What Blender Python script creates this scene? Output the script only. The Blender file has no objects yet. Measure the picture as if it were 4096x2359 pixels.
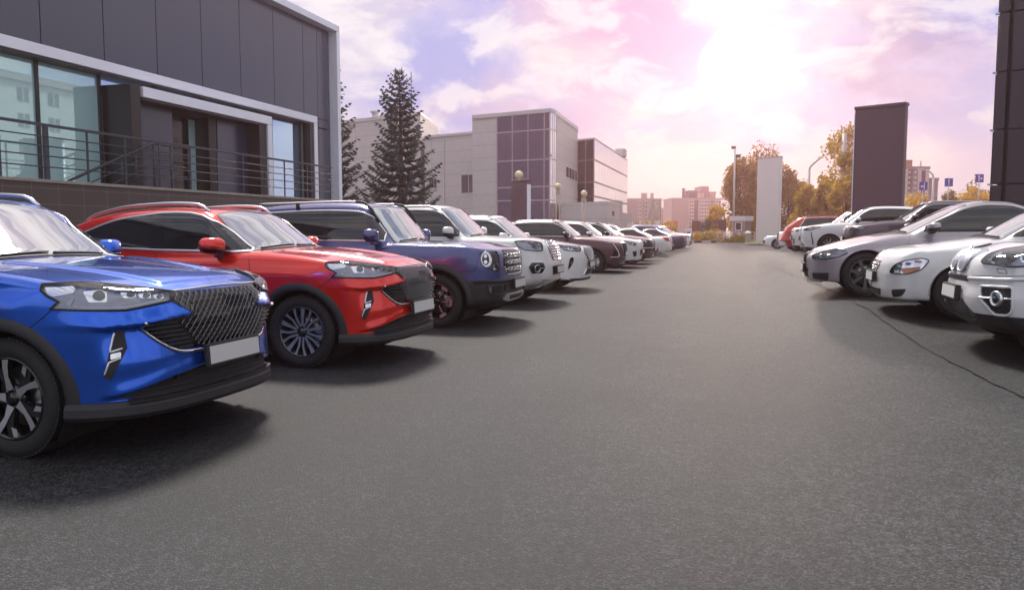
import bpy, bmesh, math, random
import numpy as np
from mathutils import Vector, Matrix
from mathutils.geometry import delaunay_2d_cdt
S = bpy.context.scene
# ---------------------------------------------------------------- camera
PITCH, YAW = math.radians(4.682), math.radians(16.385)
cam = bpy.data.cameras.new('camera'); cam.lens = 28.0; cam.sensor_width = 36.0; cam.clip_start = .05; cam.clip_end = 4000
co = bpy.data.objects.new('camera', cam); S.collection.objects.link(co); S.camera = co
co.location = (0, 0, 1.37); co.rotation_euler = (math.pi/2 - PITCH, 0, YAW)
# ---------------------------------------------------------------- sky, sun, exposure
SUN_AZ, SUN_EL = math.radians(-28), math.radians(52)        # azimuth measured from +Y towards +X
GLOW = Vector((math.sin(math.radians(-1.0))*math.cos(math.radians(11.0)), math.cos(math.radians(-1.0))*math.cos(math.radians(11.0)), math.sin(math.radians(11.0))))
w = bpy.data.worlds.new('World'); S.world = w; w.use_nodes = True; nt = w.node_tree; nt.nodes.clear()
def N(t, **k):
    n = nt.nodes.new(t)
    for a, v in k.items(): setattr(n, a, v)
    return n
def L(a, b): nt.links.new(a, b)
def mth(op, a, b=None, c=None, clamp=False):
    n = N('ShaderNodeMath', operation=op, use_clamp=clamp)
    for i, v in enumerate((a, b, c)):
        if v is None: continue
        if isinstance(v, (int, float)): n.inputs[i].default_value = v
        else: L(v, n.inputs[i])
    return n.outputs[0]
def mixc(f, a, b):
    n = N('ShaderNodeMix', data_type='RGBA')
    for s_, v in (('Factor', f), ('A', a), ('B', b)):
        if isinstance(v, (int, float)): n.inputs[s_].default_value = v
        elif isinstance(v, tuple): n.inputs[s_].default_value = (*v, 1)
        else: L(v, n.inputs[s_])
    return n.outputs['Result']
def ramp(v, a, b, lo=0, hi=1, smooth=True):
    n = N('ShaderNodeMapRange', interpolation_type='SMOOTHSTEP' if smooth else 'LINEAR')
    L(v, n.inputs[0])
    for i, q in enumerate((a, b, lo, hi)): n.inputs[1+i].default_value = q
    return n.outputs[0]
tc = N('ShaderNodeTexCoord'); DIR = tc.outputs['Generated']
sky = N('ShaderNodeTexSky', sky_type='NISHITA', sun_disc=False, sun_elevation=SUN_EL, sun_rotation=SUN_AZ, air_density=1.0, dust_density=2.0)
sep = N('ShaderNodeSeparateXYZ'); L(DIR, sep.inputs[0])
# clouds live on a flat layer overhead: direction / height
hz = mth('MAXIMUM', mth('ADD', sep.outputs[2], .10), .02)
comb = N('ShaderNodeCombineXYZ'); L(mth('DIVIDE', sep.outputs[0], hz), comb.inputs[0]); L(mth('DIVIDE', sep.outputs[1], hz), comb.inputs[1])
def cloud(scale, off, det=7, rough=.55, dist=.6):
    mp = N('ShaderNodeMapping'); mp.inputs['Location'].default_value = off; mp.inputs['Scale'].default_value = (scale, scale*.8, 1); L(comb.outputs[0], mp.inputs[0])
    n = N('ShaderNodeTexNoise'); n.inputs['Scale'].default_value = 1; n.inputs['Detail'].default_value = det; n.inputs['Roughness'].default_value = rough; n.inputs['Distortion'].default_value = dist
    L(mp.outputs[0], n.inputs['Vector']); return n.outputs['Fac']
def puffs(s_, off, det=7, rough=.52, dist=.35):
    mp = N('ShaderNodeMapping'); mp.inputs['Location'].default_value = off; mp.inputs['Scale'].default_value = (s_, s_, s_*1.9); L(DIR, mp.inputs[0])
    n = N('ShaderNodeTexNoise'); n.inputs['Scale'].default_value = 1; n.inputs['Detail'].default_value = det; n.inputs['Roughness'].default_value = rough; n.inputs['Distortion'].default_value = dist
    L(mp.outputs[0], n.inputs['Vector']); return n.outputs['Fac']
c1 = puffs(5.0, (3.1, 1.7, 0)); c2 = puffs(6.5, (7.3, 4.1, 2)); c3 = puffs(12.0, (1.0, 8.0, 5), 8)
mp4 = N('ShaderNodeMapping'); mp4.inputs['Rotation'].default_value = (0, 0, .7); mp4.inputs['Scale'].default_value = (1.5, 5.5, 1); L(comb.outputs[0], mp4.inputs[0])
n4 = N('ShaderNodeTexNoise'); n4.inputs['Scale'].default_value = 1; n4.inputs['Detail'].default_value = 6; n4.inputs['Distortion'].default_value = .8; L(mp4.outputs[0], n4.inputs['Vector']); c4 = n4.outputs['Fac']
dt = N('ShaderNodeVectorMath', operation='DOT_PRODUCT'); L(DIR, dt.inputs[0]); dt.inputs[1].default_value = GLOW
ang = mth('ARCCOSINE', mth('MINIMUM', dt.outputs['Value'], .99999))       # angle from the bright spot, radians
near = ramp(ang, .75, .10)                                                # 1 close to the spot
pinkz = ramp(ang, .50, .24)
white = (1.04, 1.02, 1.01)
wob = mth('MULTIPLY', mth('SUBTRACT', puffs(9.0, (5.5, 2.2, 1), 7, .58), .5), .34)
def lobe(az, el, r0, r1, amt):
    """a soft-edged patch of sky round one direction, ragged by noise"""
    a, e = math.radians(az), math.radians(el); n = N('ShaderNodeVectorMath', operation='DOT_PRODUCT'); L(DIR, n.inputs[0]); n.inputs[1].default_value = (math.sin(a)*math.cos(e), math.cos(a)*math.cos(e), math.sin(e))
    return mth('MULTIPLY', ramp(mth('ADD', mth('ARCCOSINE', mth('MINIMUM', n.outputs['Value'], .99999)), wob), math.radians(r1), math.radians(r0)), amt)
cl = mixc(ramp(c1, .40, .58), mixc(pinkz, mixc(ramp(sep.outputs[2], .25, .6), (.52, .58, .92), (.20, .29, .52)), (.74, .66, .92)), mixc(near, white, (1.04, .93, .91)))
for az, el, r0, r1, amt, col in ((-21, 11, 2, 11, 1.0, (.34, .43, .86)), (-13, 8, 1, 7, .7, (.60, .52, .82)), (-8.5, 15.5, 1, 9, .85, (.93, .46, .74)), (-5, 11, 1, 5, .6, (.90, .52, .80)), (10.5, 13, 1, 6, .85, (.50, .40, .62)), (14.5, 15, 1, 6, .95, (.36, .42, .88)), (14, 6, 1, 5, .7, (.56, .58, .90)), (-4, 7, .5, 4, .55, (.86, .58, .78)), (-27, 15, 1, 5, .9, white), (8, 17, 1, 5, .6, (1.0, .86, .90))):
    cl = mixc(lobe(az, el, r0, r1, amt), cl, col)
cl = mixc(mth('MULTIPLY', ramp(c2, .48, .64), .65), cl, mixc(pinkz, (.44, .48, .76), (.72, .58, .76)))
cl = mixc(mth('MULTIPLY', ramp(c3, .49, .63), .68), cl, white)
def addc(base, fac, col):
    n = N('ShaderNodeMix', data_type='RGBA', blend_type='ADD'); L(fac, n.inputs['Factor']); n.clamp_factor = False; L(base, n.inputs['A']); n.inputs['B'].default_value = (*col, 1); return n.outputs['Result']
def fall(k, a): return mth('MULTIPLY', mth('POWER', 2.71828, mth('MULTIPLY', ang, -k)), a)
cl = mixc(mth('MULTIPLY', ramp(c4, .42, .62), ramp(sep.outputs[2], .30, .55)), cl, (1.25, 1.24, 1.22)); cl = mixc(mth('MULTIPLY', ramp(c4, .52, .36), mth('MULTIPLY', ramp(sep.outputs[2], .30, .55), .8)), cl, (.22, .32, .50))
low = ramp(sep.outputs[2], .13, .02); cl = mixc(mth('MULTIPLY', low, .72), cl, mixc(near, (.86, .91, 1.02), (1.06, .99, .95)))
cl = addc(cl, mth('MULTIPLY', mth('POWER', ramp(ang, .07, .0), 8.0), 700), (1.0, .80, .66)); cl = addc(cl, fall(20, .55), (1.0, .86, .78)); cl = addc(cl, fall(7, .10), (1.0, .80, .80))
bgc = N('ShaderNodeBackground'); L(cl, bgc.inputs[0]); bgc.inputs[1].default_value = .78
bgs = N('ShaderNodeBackground'); L(sky.outputs[0], bgs.inputs[0]); bgs.inputs[1].default_value = .05
mxs = N('ShaderNodeMixShader'); mxs.inputs[0].default_value = .85; L(bgs.outputs[0], mxs.inputs[1]); L(bgc.outputs[0], mxs.inputs[2])
out = N('ShaderNodeOutputWorld'); L(mxs.outputs[0], out.inputs[0])
sl = bpy.data.lights.new('sun', 'SUN'); sl.energy = 3.3; sl.angle = math.radians(12); sl.color = (1, .94, .86)
so = bpy.data.objects.new('sun', sl); S.collection.objects.link(so)
sd = Vector((math.sin(SUN_AZ)*math.cos(SUN_EL), math.cos(SUN_AZ)*math.cos(SUN_EL), math.sin(SUN_EL)))
so.rotation_euler = (-sd).to_track_quat('-Z', 'Y').to_euler(); so.location = sd*60
S.view_settings.view_transform = 'Standard'; S.view_settings.look = 'None'; S.view_settings.exposure = 0.45; S.view_settings.gamma = 1.0
S.cycles.max_bounces = 6; S.cycles.volume_bounces = 2; S.cycles.transparent_max_bounces = 12; S.cycles.use_denoising = True
# ---------------------------------------------------------------- mesh helpers
COL = S.collection
rng = random.Random(7)
def link(o, parent=None):
    COL.objects.link(o)
    if parent is not None: o.parent = parent
    return o
def tag(o, label=None, cat=None, group=None, kind=None):
    if label: o['label'] = label
    if cat: o['category'] = cat
    if group: o['group'] = group
    if kind: o['kind'] = kind
    return o
def thing(name, label, cat, loc=(0, 0, 0), rz=0.0, group=None):
    o = bpy.data.objects.new(name, None); o.empty_display_size = .3; link(o)
    o.location = loc; o.rotation_euler = (0, 0, rz)
    return tag(o, label, cat, group)
def copy_tree(o, parent=None):
    c = o.copy(); COL.objects.link(c)
    if parent is not None: c.parent = parent
    for ch in o.children: copy_tree(ch, c)
    return c
class MB:
    """collects geometry that becomes ONE mesh object"""
    def __init__(s): s.v = []; s.f = []; s.m = []; s.sm = []
    def add(s, V, F, mi=0, smooth=False, M=None):
        b = len(s.v)
        if M is not None: V = [M @ Vector(p) for p in V]
        s.v += [tuple(p) for p in V]; s.f += [tuple(i + b for i in q) for q in F]
        s.m += [mi]*len(F); s.sm += [smooth]*len(F); return s
    def box(s, x0, x1, y0, y1, z0, z1, mi=0, bev=0.0, M=None):
        if bev <= 0:
            V = [(x, y, z) for z in (z0, z1) for y in (y0, y1) for x in (x0, x1)]
            return s.add(V, [(0,2,3,1),(4,5,7,6),(0,1,5,4),(2,6,7,3),(0,4,6,2),(1,3,7,5)], mi, False, M)
        bm = bmesh.new(); bmesh.ops.create_cube(bm, size=1)
        for v in bm.verts: v.co = Vector(((x0+x1)/2 + v.co.x*(x1-x0), (y0+y1)/2 + v.co.y*(y1-y0), (z0+z1)/2 + v.co.z*(z1-z0)))
        bmesh.ops.bevel(bm, geom=bm.edges[:], offset=bev, segments=2, profile=.5, affect='EDGES')
        bm.verts.index_update(); s.add([v.co.copy() for v in bm.verts], [[v.index for v in f.verts] for f in bm.faces], mi, False, M); bm.free(); return s
    def prism(s, poly, d0, d1, axis='z', mi=0, M=None, cap=True):
        """poly extruded along an axis; poly given in the other two axes (x: (y,z), y: (x,z), z: (x,y))"""
        def P(a, b, d): return {'x': (d, a, b), 'y': (a, d, b), 'z': (a, b, d)}[axis]
        n = len(poly); V = [P(a, b, d0) for a, b in poly] + [P(a, b, d1) for a, b in poly]
        F = [(i, (i+1) % n, n+(i+1) % n, n+i) for i in range(n)]
        if cap: F += [tuple(range(n))[::-1], tuple(range(n, 2*n))]
        return s.add(V, F, mi, False, M)
    def lathe(s, prof, n=24, axis='z', mi=0, M=None, smooth=True, arc=(0, 2*math.pi)):
        full = abs(arc[1]-arc[0]) > 6.28; k = n if full else n+1; V = []; F = []; m = len(prof)
        for i in range(k):
            a = arc[0] + (arc[1]-arc[0])*i/n; c, q = math.cos(a), math.sin(a)
            for r, h in prof: V.append({'z': (r*c, r*q, h), 'y': (r*c, h, r*q), 'x': (h, r*c, r*q)}[axis])
        for i in range(n):
            j = (i+1) % k
            for t in range(m-1): F.append((i*m+t, j*m+t, j*m+t+1, i*m+t+1))
        return s.add(V, F, mi, smooth, M)
    def tube(s, pts, r, n=8, mi=0, closed=False, M=None, cap=True, rz=None):
        """round tube along points; r a number or list"""
        P = [Vector(p) for p in pts]; k = len(P); R = r if isinstance(r, (list, tuple)) else [r]*k; V = []; F = []
        up = None
        for i in range(k):
            a = P[(i-1) % k] if (closed or i > 0) else P[i]; b = P[(i+1) % k] if (closed or i < k-1) else P[i]
            t = (b-a).normalized()
            if up is None: up = Vector((0, 0, 1)) if abs(t.z) < .9 else Vector((1, 0, 0))
            u = (up - t*up.dot(t)).normalized(); w = t.cross(u); up = u
            for j in range(n):
                an = 2*math.pi*j/n; V.append(P[i] + (u*math.cos(an)*(rz or 1) + w*math.sin(an))*R[i])
        for i in range(k if closed else k-1):
            for j in range(n):
                F.append((i*n+j, i*n+(j+1) % n, ((i+1) % k)*n+(j+1) % n, ((i+1) % k)*n+j))
        if cap and not closed: F += [tuple(range(n))[::-1], tuple((k-1)*n+j for j in range(n))]
        return s.add(V, F, mi, n > 5, M)
    def sphere(s, c, r, n=16, mi=0, sc=(1, 1, 1)):
        prof = [(max(1e-4, r*math.sin(math.pi*i/n)), -r*math.cos(math.pi*i/n)) for i in range(n+1)]
        return s.lathe(prof, n*2, 'z', mi, Matrix.Translation(c) @ Matrix.Diagonal((*sc, 1)))
    def build(s, name, mats, parent=None, loc=None):
        me = bpy.data.meshes.new(name); me.from_pydata(s.v, [], s.f)
        me.polygons.foreach_set('material_index', s.m); me.polygons.foreach_set('use_smooth', s.sm)
        for m in (mats if isinstance(mats, (list, tuple)) else [mats]): me.materials.append(m)
        me.update(); o = bpy.data.objects.new(name, me); link(o, parent)
        if loc is not None: o.location = loc
        return o
# ---------------------------------------------------------------- materials
MATS = {}
def nodes(name):
    m = bpy.data.materials.new(name); m.use_nodes = True; nt = m.node_tree; nt.nodes.clear()
    out = nt.nodes.new('ShaderNodeOutputMaterial'); return m, nt, out
def setp(b, **k):
    for a, v in k.items():
        key = {'col': 'Base Color', 'rough': 'Roughness', 'metal': 'Metallic', 'ior': 'IOR', 'spec': 'Specular IOR Level', 'coat': 'Coat Weight',
               'coatr': 'Coat Roughness', 'emit': 'Emission Strength', 'emitc': 'Emission Color', 'trans': 'Transmission Weight', 'alpha': 'Alpha', 'sheen': 'Sheen Weight'}[a]
        b.inputs[key].default_value = (*v, 1) if isinstance(v, tuple) and len(v) == 3 else v
def principled(name, col, rough=.5, var=0.0, scale=8.0, bump=0.0, bscale=60.0, rvar=0.0, **k):
    """principled surface with a little procedural variation in tone, gloss and relief"""
    if name in MATS: return MATS[name]
    m, nt, out = nodes(name); b = nt.nodes.new('ShaderNodeBsdfPrincipled'); setp(b, col=col, rough=rough, **k)
    nt.links.new(b.outputs[0], out.inputs[0])
    if var or rvar or bump:
        tc = nt.nodes.new('ShaderNodeTexCoord')
    if var or rvar:
        n = nt.nodes.new('ShaderNodeTexNoise'); n.inputs['Scale'].default_value = scale; n.inputs['Detail'].default_value = 5; n.inputs['Roughness'].default_value = .6
        nt.links.new(tc.outputs['Object'], n.inputs['Vector'])
    if var:
        r = nt.nodes.new('ShaderNodeMapRange'); r.inputs[1].default_value = .3; r.inputs[2].default_value = .7; r.inputs[3].default_value = 1-var; r.inputs[4].default_value = 1+var
        x = nt.nodes.new('ShaderNodeMix'); x.data_type = 'RGBA'; x.blend_type = 'MULTIPLY'; x.inputs['Factor'].default_value = 1; x.inputs['A'].default_value = (*col, 1)
        nt.links.new(n.outputs['Fac'], r.inputs[0]); nt.links.new(r.outputs[0], x.inputs['B']); nt.links.new(x.outputs['Result'], b.inputs['Base Color'])
    if rvar:
        r = nt.nodes.new('ShaderNodeMapRange'); r.inputs[1].default_value = .3; r.inputs[2].default_value = .7; r.inputs[3].default_value = max(0, rough-rvar); r.inputs[4].default_value = rough+rvar
        nt.links.new(n.outputs['Fac'], r.inputs[0]); nt.links.new(r.outputs[0], b.inputs['Roughness'])
    if bump:
        n2 = nt.nodes.new('ShaderNodeTexNoise'); n2.inputs['Scale'].default_value = bscale; n2.inputs['Detail'].default_value = 4
        nt.links.new(tc.outputs['Object'], n2.inputs['Vector'])
        bp = nt.nodes.new('ShaderNodeBump'); bp.inputs['Strength'].default_value = bump; bp.inputs['Distance'].default_value = .01
        nt.links.new(n2.outputs['Fac'], bp.inputs['Height']); nt.links.new(bp.outputs[0], b.inputs['Normal'])
    MATS[name] = m; return m
def paint(name, col, metal=.35, rough=.38, flake=.06):
    return principled('paint_'+name, col, rough, var=flake, scale=900.0, metal=metal, coat=1.0, coatr=.025)
def clear_glass(name, tint=(1, 1, 1), refl=1.0, ior=1.5):
    """thin clear cover: see-through with mirror reflections by angle"""
    if name in MATS: return MATS[name]
    m, nt, out = nodes(name); tr = nt.nodes.new('ShaderNodeBsdfTransparent'); tr.inputs[0].default_value = (*tint, 1)
    gl = nt.nodes.new('ShaderNodeBsdfGlossy'); gl.inputs['Roughness'].default_value = .01; gl.inputs[0].default_value = (refl, refl, refl, 1)
    fr = nt.nodes.new('ShaderNodeFresnel'); fr.inputs[0].default_value = ior
    mx = nt.nodes.new('ShaderNodeMixShader'); nt.links.new(fr.outputs[0], mx.inputs[0]); nt.links.new(tr.outputs[0], mx.inputs[1]); nt.links.new(gl.outputs[0], mx.inputs[2])
    nt.links.new(mx.outputs[0], out.inputs[0]); MATS[name] = m; return m
M_BLACK = principled('black_plastic', (.018, .018, .02), .55, var=.15, bump=.15, bscale=300)
M_GLOSSBLACK = principled('gloss_black', (.008, .008, .01), .12, coat=.6, coatr=.03)
M_CHROME = principled('chrome', (.82, .83, .85), .09, metal=1.0)
M_GRILLECHROME = principled('grille_chrome', (.24, .24, .26), .25, metal=1.0)
M_DARKCHROME = principled('dark_chrome', (.13, .13, .14), .22, metal=1.0)
M_SATIN = principled('satin_silver', (.80, .80, .83), .3, metal=1.0)
M_DARKMETAL = principled('dark_metal', (.09, .092, .10), .32, metal=.8)
M_MACHINED = principled('machined_alloy', (.66, .67, .70), .32, metal=.9, rvar=.05, scale=40)
M_SILVERWHEEL = principled('silver_wheel', (.55, .56, .58), .3, metal=.85)
M_TYRE = principled('tyre_rubber', (.016, .016, .017), .78, var=.2, scale=20)
M_DISC = principled('brake_disc', (.25, .24, .24), .35, metal=.9)
M_WELL = principled('wheel_well_black', (.008, .008, .008), .9)
M_SIDEGLASS = principled('tinted_side_glass', (.012, .014, .016), .015, ior=1.6, coat=.3, coatr=.01)
M_SCREEN = principled('windscreen_glass', (.42, .46, .50), .012, metal=.85, coat=.6, coatr=.01)
M_LAMPDARK = principled('lamp_housing', (.30, .31, .35), .22, metal=.7)
M_LAMPCHROME = principled('lamp_reflector', (.75, .77, .8), .12, metal=1.0)
M_LAMPWHITE = principled('lamp_light_guide', (.75, .76, .78), .25)
M_LAMPLENS = clear_glass('lamp_cover', (.97, .98, 1), 1.0, 1.5)
M_PROJ = principled('projector_glass', (.02, .022, .03), .02, ior=1.8, coat=1, coatr=.01)
M_AMBER = principled('amber_lens', (.75, .22, .02), .1, coat=.8)
M_REDLENS = principled('red_lens', (.45, .015, .012), .08, coat=.8)
M_PLATE = principled('blank_plate', (.62, .62, .61), .45)
M_SEAM = principled('panel_gap', (.004, .004, .005), .8)
M_RUBBER = principled('seal_rubber', (.01, .01, .011), .6)
# ---------------------------------------------------------------- ground
def ground_mat():
    m, nt, out = nodes('worn_asphalt'); b = nt.nodes.new('ShaderNodeBsdfPrincipled'); tc = nt.nodes.new('ShaderNodeTexCoord'); L = nt.links.new
    def noise(sc, det=4, ro=.5):
        n = nt.nodes.new('ShaderNodeTexNoise'); n.inputs['Scale'].default_value = sc; n.inputs['Detail'].default_value = det; n.inputs['Roughness'].default_value = ro; L(tc.outputs['Object'], n.inputs['Vector']); return n.outputs['Fac']
    def mr(v, a, b_, lo, hi):
        n = nt.nodes.new('ShaderNodeMapRange'); L(v, n.inputs[0])
        for i, q in enumerate((a, b_, lo, hi)): n.inputs[1+i].default_value = q
        return n.outputs[0]
    def mul(a, b_):
        n = nt.nodes.new('ShaderNodeMath'); n.operation = 'MULTIPLY'; L(a, n.inputs[0]); L(b_, n.inputs[1]); return n.outputs[0]
    vo = nt.nodes.new('ShaderNodeTexVoronoi'); vo.inputs['Scale'].default_value = 105; L(tc.outputs['Object'], vo.inputs['Vector'])
    sepc = nt.nodes.new('ShaderNodeSeparateColor'); L(vo.outputs['Color'], sepc.inputs[0])
    stone = mr(sepc.outputs[0], .0, 1.0, .25, 2.1)
    pit = mr(vo.outputs['Distance'], .25, .75, 1.15, .45)
    big = mr(noise(.35, 6, .62), .34, .66, .66, 1.34); mid = mr(noise(4, 5, .65), .3, .7, .85, 1.15); fine = mr(noise(160, 3, .7), .3, .7, .75, 1.3)
    v2 = nt.nodes.new('ShaderNodeTexVoronoi'); v2.inputs['Scale'].default_value = 44; L(tc.outputs['Object'], v2.inputs['Vector']); s2 = nt.nodes.new('ShaderNodeSeparateColor'); L(v2.outputs['Color'], s2.inputs[0])
    mpn = nt.nodes.new('ShaderNodeMapping'); mpn.inputs['Scale'].default_value = (1.1, .07, 1); L(tc.outputs['Object'], mpn.inputs[0]); tn = nt.nodes.new('ShaderNodeTexNoise'); tn.inputs['Scale'].default_value = 1; tn.inputs['Detail'].default_value = 4; L(mpn.outputs[0], tn.inputs['Vector'])
    coarse = mul(mr(s2.outputs[1], 0, 1, .5, 1.6), mr(tn.outputs['Fac'], .35, .65, .84, 1.16))
    stain = mr(noise(1.3, 3, .5), .64, .74, 1.0, .62)
    v = mul(mul(mul(mul(mul(stone, pit), coarse), mul(big, mid)), fine), stain)
    col = nt.nodes.new('ShaderNodeMix'); col.data_type = 'RGBA'; col.blend_type = 'MULTIPLY'; col.inputs['Factor'].default_value = 1; col.inputs['A'].default_value = (.033, .034, .0365, 1)
    L(v, col.inputs['B']); L(col.outputs['Result'], b.inputs['Base Color']); b.inputs['Roughness'].default_value = .62; b.inputs['Specular IOR Level'].default_value = .30
    bp = nt.nodes.new('ShaderNodeBump'); bp.inputs['Strength'].default_value = .55; bp.inputs['Distance'].default_value = .006; L(v, bp.inputs['Height']); L(bp.outputs[0], b.inputs['Normal'])
    L(b.outputs[0], out.inputs[0]); return m
M_ASPHALT = ground_mat()
def ground_z(x, y):
    """the strip under the right-hand row lies a little higher than the driveway"""
    t = min(max((x - .1 - .012*max(y-10, 0)*0)/1.5, 0), 1); t = t*t*(3-2*t)
    return t*float(np.interp(y, [0, 5, 9.3, 11.8, 14.2, 18, 26, 30, 34, 39.5, 44, 54, 66, 75], [0, .03, .10, .28, .35, .42, .5, .48, .45, .33, .25, .13, .03, 0]))
def axis_steps(a): return np.unique(np.concatenate(a))
gx = axis_steps([np.array([-900., -300, -100, -40]), np.arange(-20, 0, 4.), np.arange(0, 3, .1), np.arange(3, 12, 1.5), np.array([14., 20, 40, 100, 300, 900])])
gy = axis_steps([np.array([-300., -100, -40, -10]), np.arange(-4, 80, .75), np.array([90., 120, 200, 400, 800, 1500])])
g = MB(); V = [(x, y, ground_z(x, y)) for y in gy for x in gx]; k = len(gx)
g.add(V, [(j*k+i, j*k+i+1, (j+1)*k+i+1, (j+1)*k+i) for j in range(len(gy)-1) for i in range(k-1)], 0, True)
tag(g.build('ground', M_ASPHALT), kind='structure')
sx = [(.62, 30.), (.85, 24.), (1.03, 20.), (1.25, 16.5), (1.42, 14.), (1.62, 11.6), (1.80, 9.8), (1.98, 8.2), (2.10, 7.0), (2.2, 5.6), (2.3, 3.0)]
V = []; F = []; ys = np.arange(30, 3, -.07); xs = np.interp(ys, [b for a, b in sx][::-1], [a for a, b in sx][::-1]); pr = random.Random(4); off = 0.0
for i, (x_, y_) in enumerate(zip(xs, ys)):
    off = off*.8 + pr.gauss(0, .007); w_ = .010 + .016*pr.random()
    for s_ in (-w_*.7, w_*.7): V.append((x_+off+s_, y_, ground_z(x_+off+s_, y_)+.014))
F = [(2*i, 2*i+1, 2*i+3, 2*i+2) for i in range(len(ys)-1)]
tag(MB().add(V, F).build('asphalt_seam', principled('seam_tar', (.018, .017, .017), .8)), kind='structure')
# ---------------------------------------------------------------- car body shape (numeric)
def pchip(pts):
    p = np.array(sorted(pts), float); X, Y = p[:, 0], p[:, 1]
    h = np.diff(X); d = np.diff(Y) / h; m = np.zeros(len(X))
    for i in range(1, len(X) - 1):
        if d[i-1] * d[i] > 0:
            w1, w2 = 2*h[i] + h[i-1], h[i] + 2*h[i-1]
            m[i] = (w1 + w2) / (w1/d[i-1] + w2/d[i])
    m[0], m[-1] = d[0], d[-1]
    def f(x):
        x = np.asarray(x, float)
        k = np.clip(np.searchsorted(X, x) - 1, 0, len(h) - 1)
        t = np.clip((x - X[k]) / h[k], 0, 1); t2 = t*t; t3 = t2*t
        r = (2*t3-3*t2+1)*Y[k] + (t3-2*t2+t)*h[k]*m[k] + (3*t2-2*t3)*Y[k+1] + (t3-t2)*h[k]*m[k+1]
        r = np.where(x < X[0], Y[0] + (x - X[0])*m[0], r)
        return np.where(x > X[-1], Y[-1] + (x - X[-1])*m[-1], r)
    return f

def smax(a, b, k):
    h = np.maximum(k - np.abs(a - b), 0) / k
    return np.maximum(a, b) + h*h*k*.25

def sstep(t):
    t = np.clip(t, 0, 1); return t*t*(3 - 2*t)

def poly_sdf(px, py, poly):
    P = np.asarray(poly, float); n = len(P)
    d = np.full(np.shape(px), 1e9); inside = np.zeros(np.shape(px), bool)
    for i in range(n):
        ax, ay = P[i]; bx, by = P[(i+1) % n]
        ex, ey = bx-ax, by-ay; wx, wy = px-ax, py-ay
        t = np.clip((wx*ex + wy*ey) / (ex*ex + ey*ey + 1e-12), 0, 1)
        d = np.minimum(d, (wx - ex*t)**2 + (wy - ey*t)**2)
        c = ((ay > py) != (by > py))
        with np.errstate(divide='ignore', invalid='ignore'):
            xi = (bx-ax)*(py-ay)/(by-ay) + ax
        inside ^= c & (px < xi)
    return np.sqrt(d) * np.where(inside, -1, 1)

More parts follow.
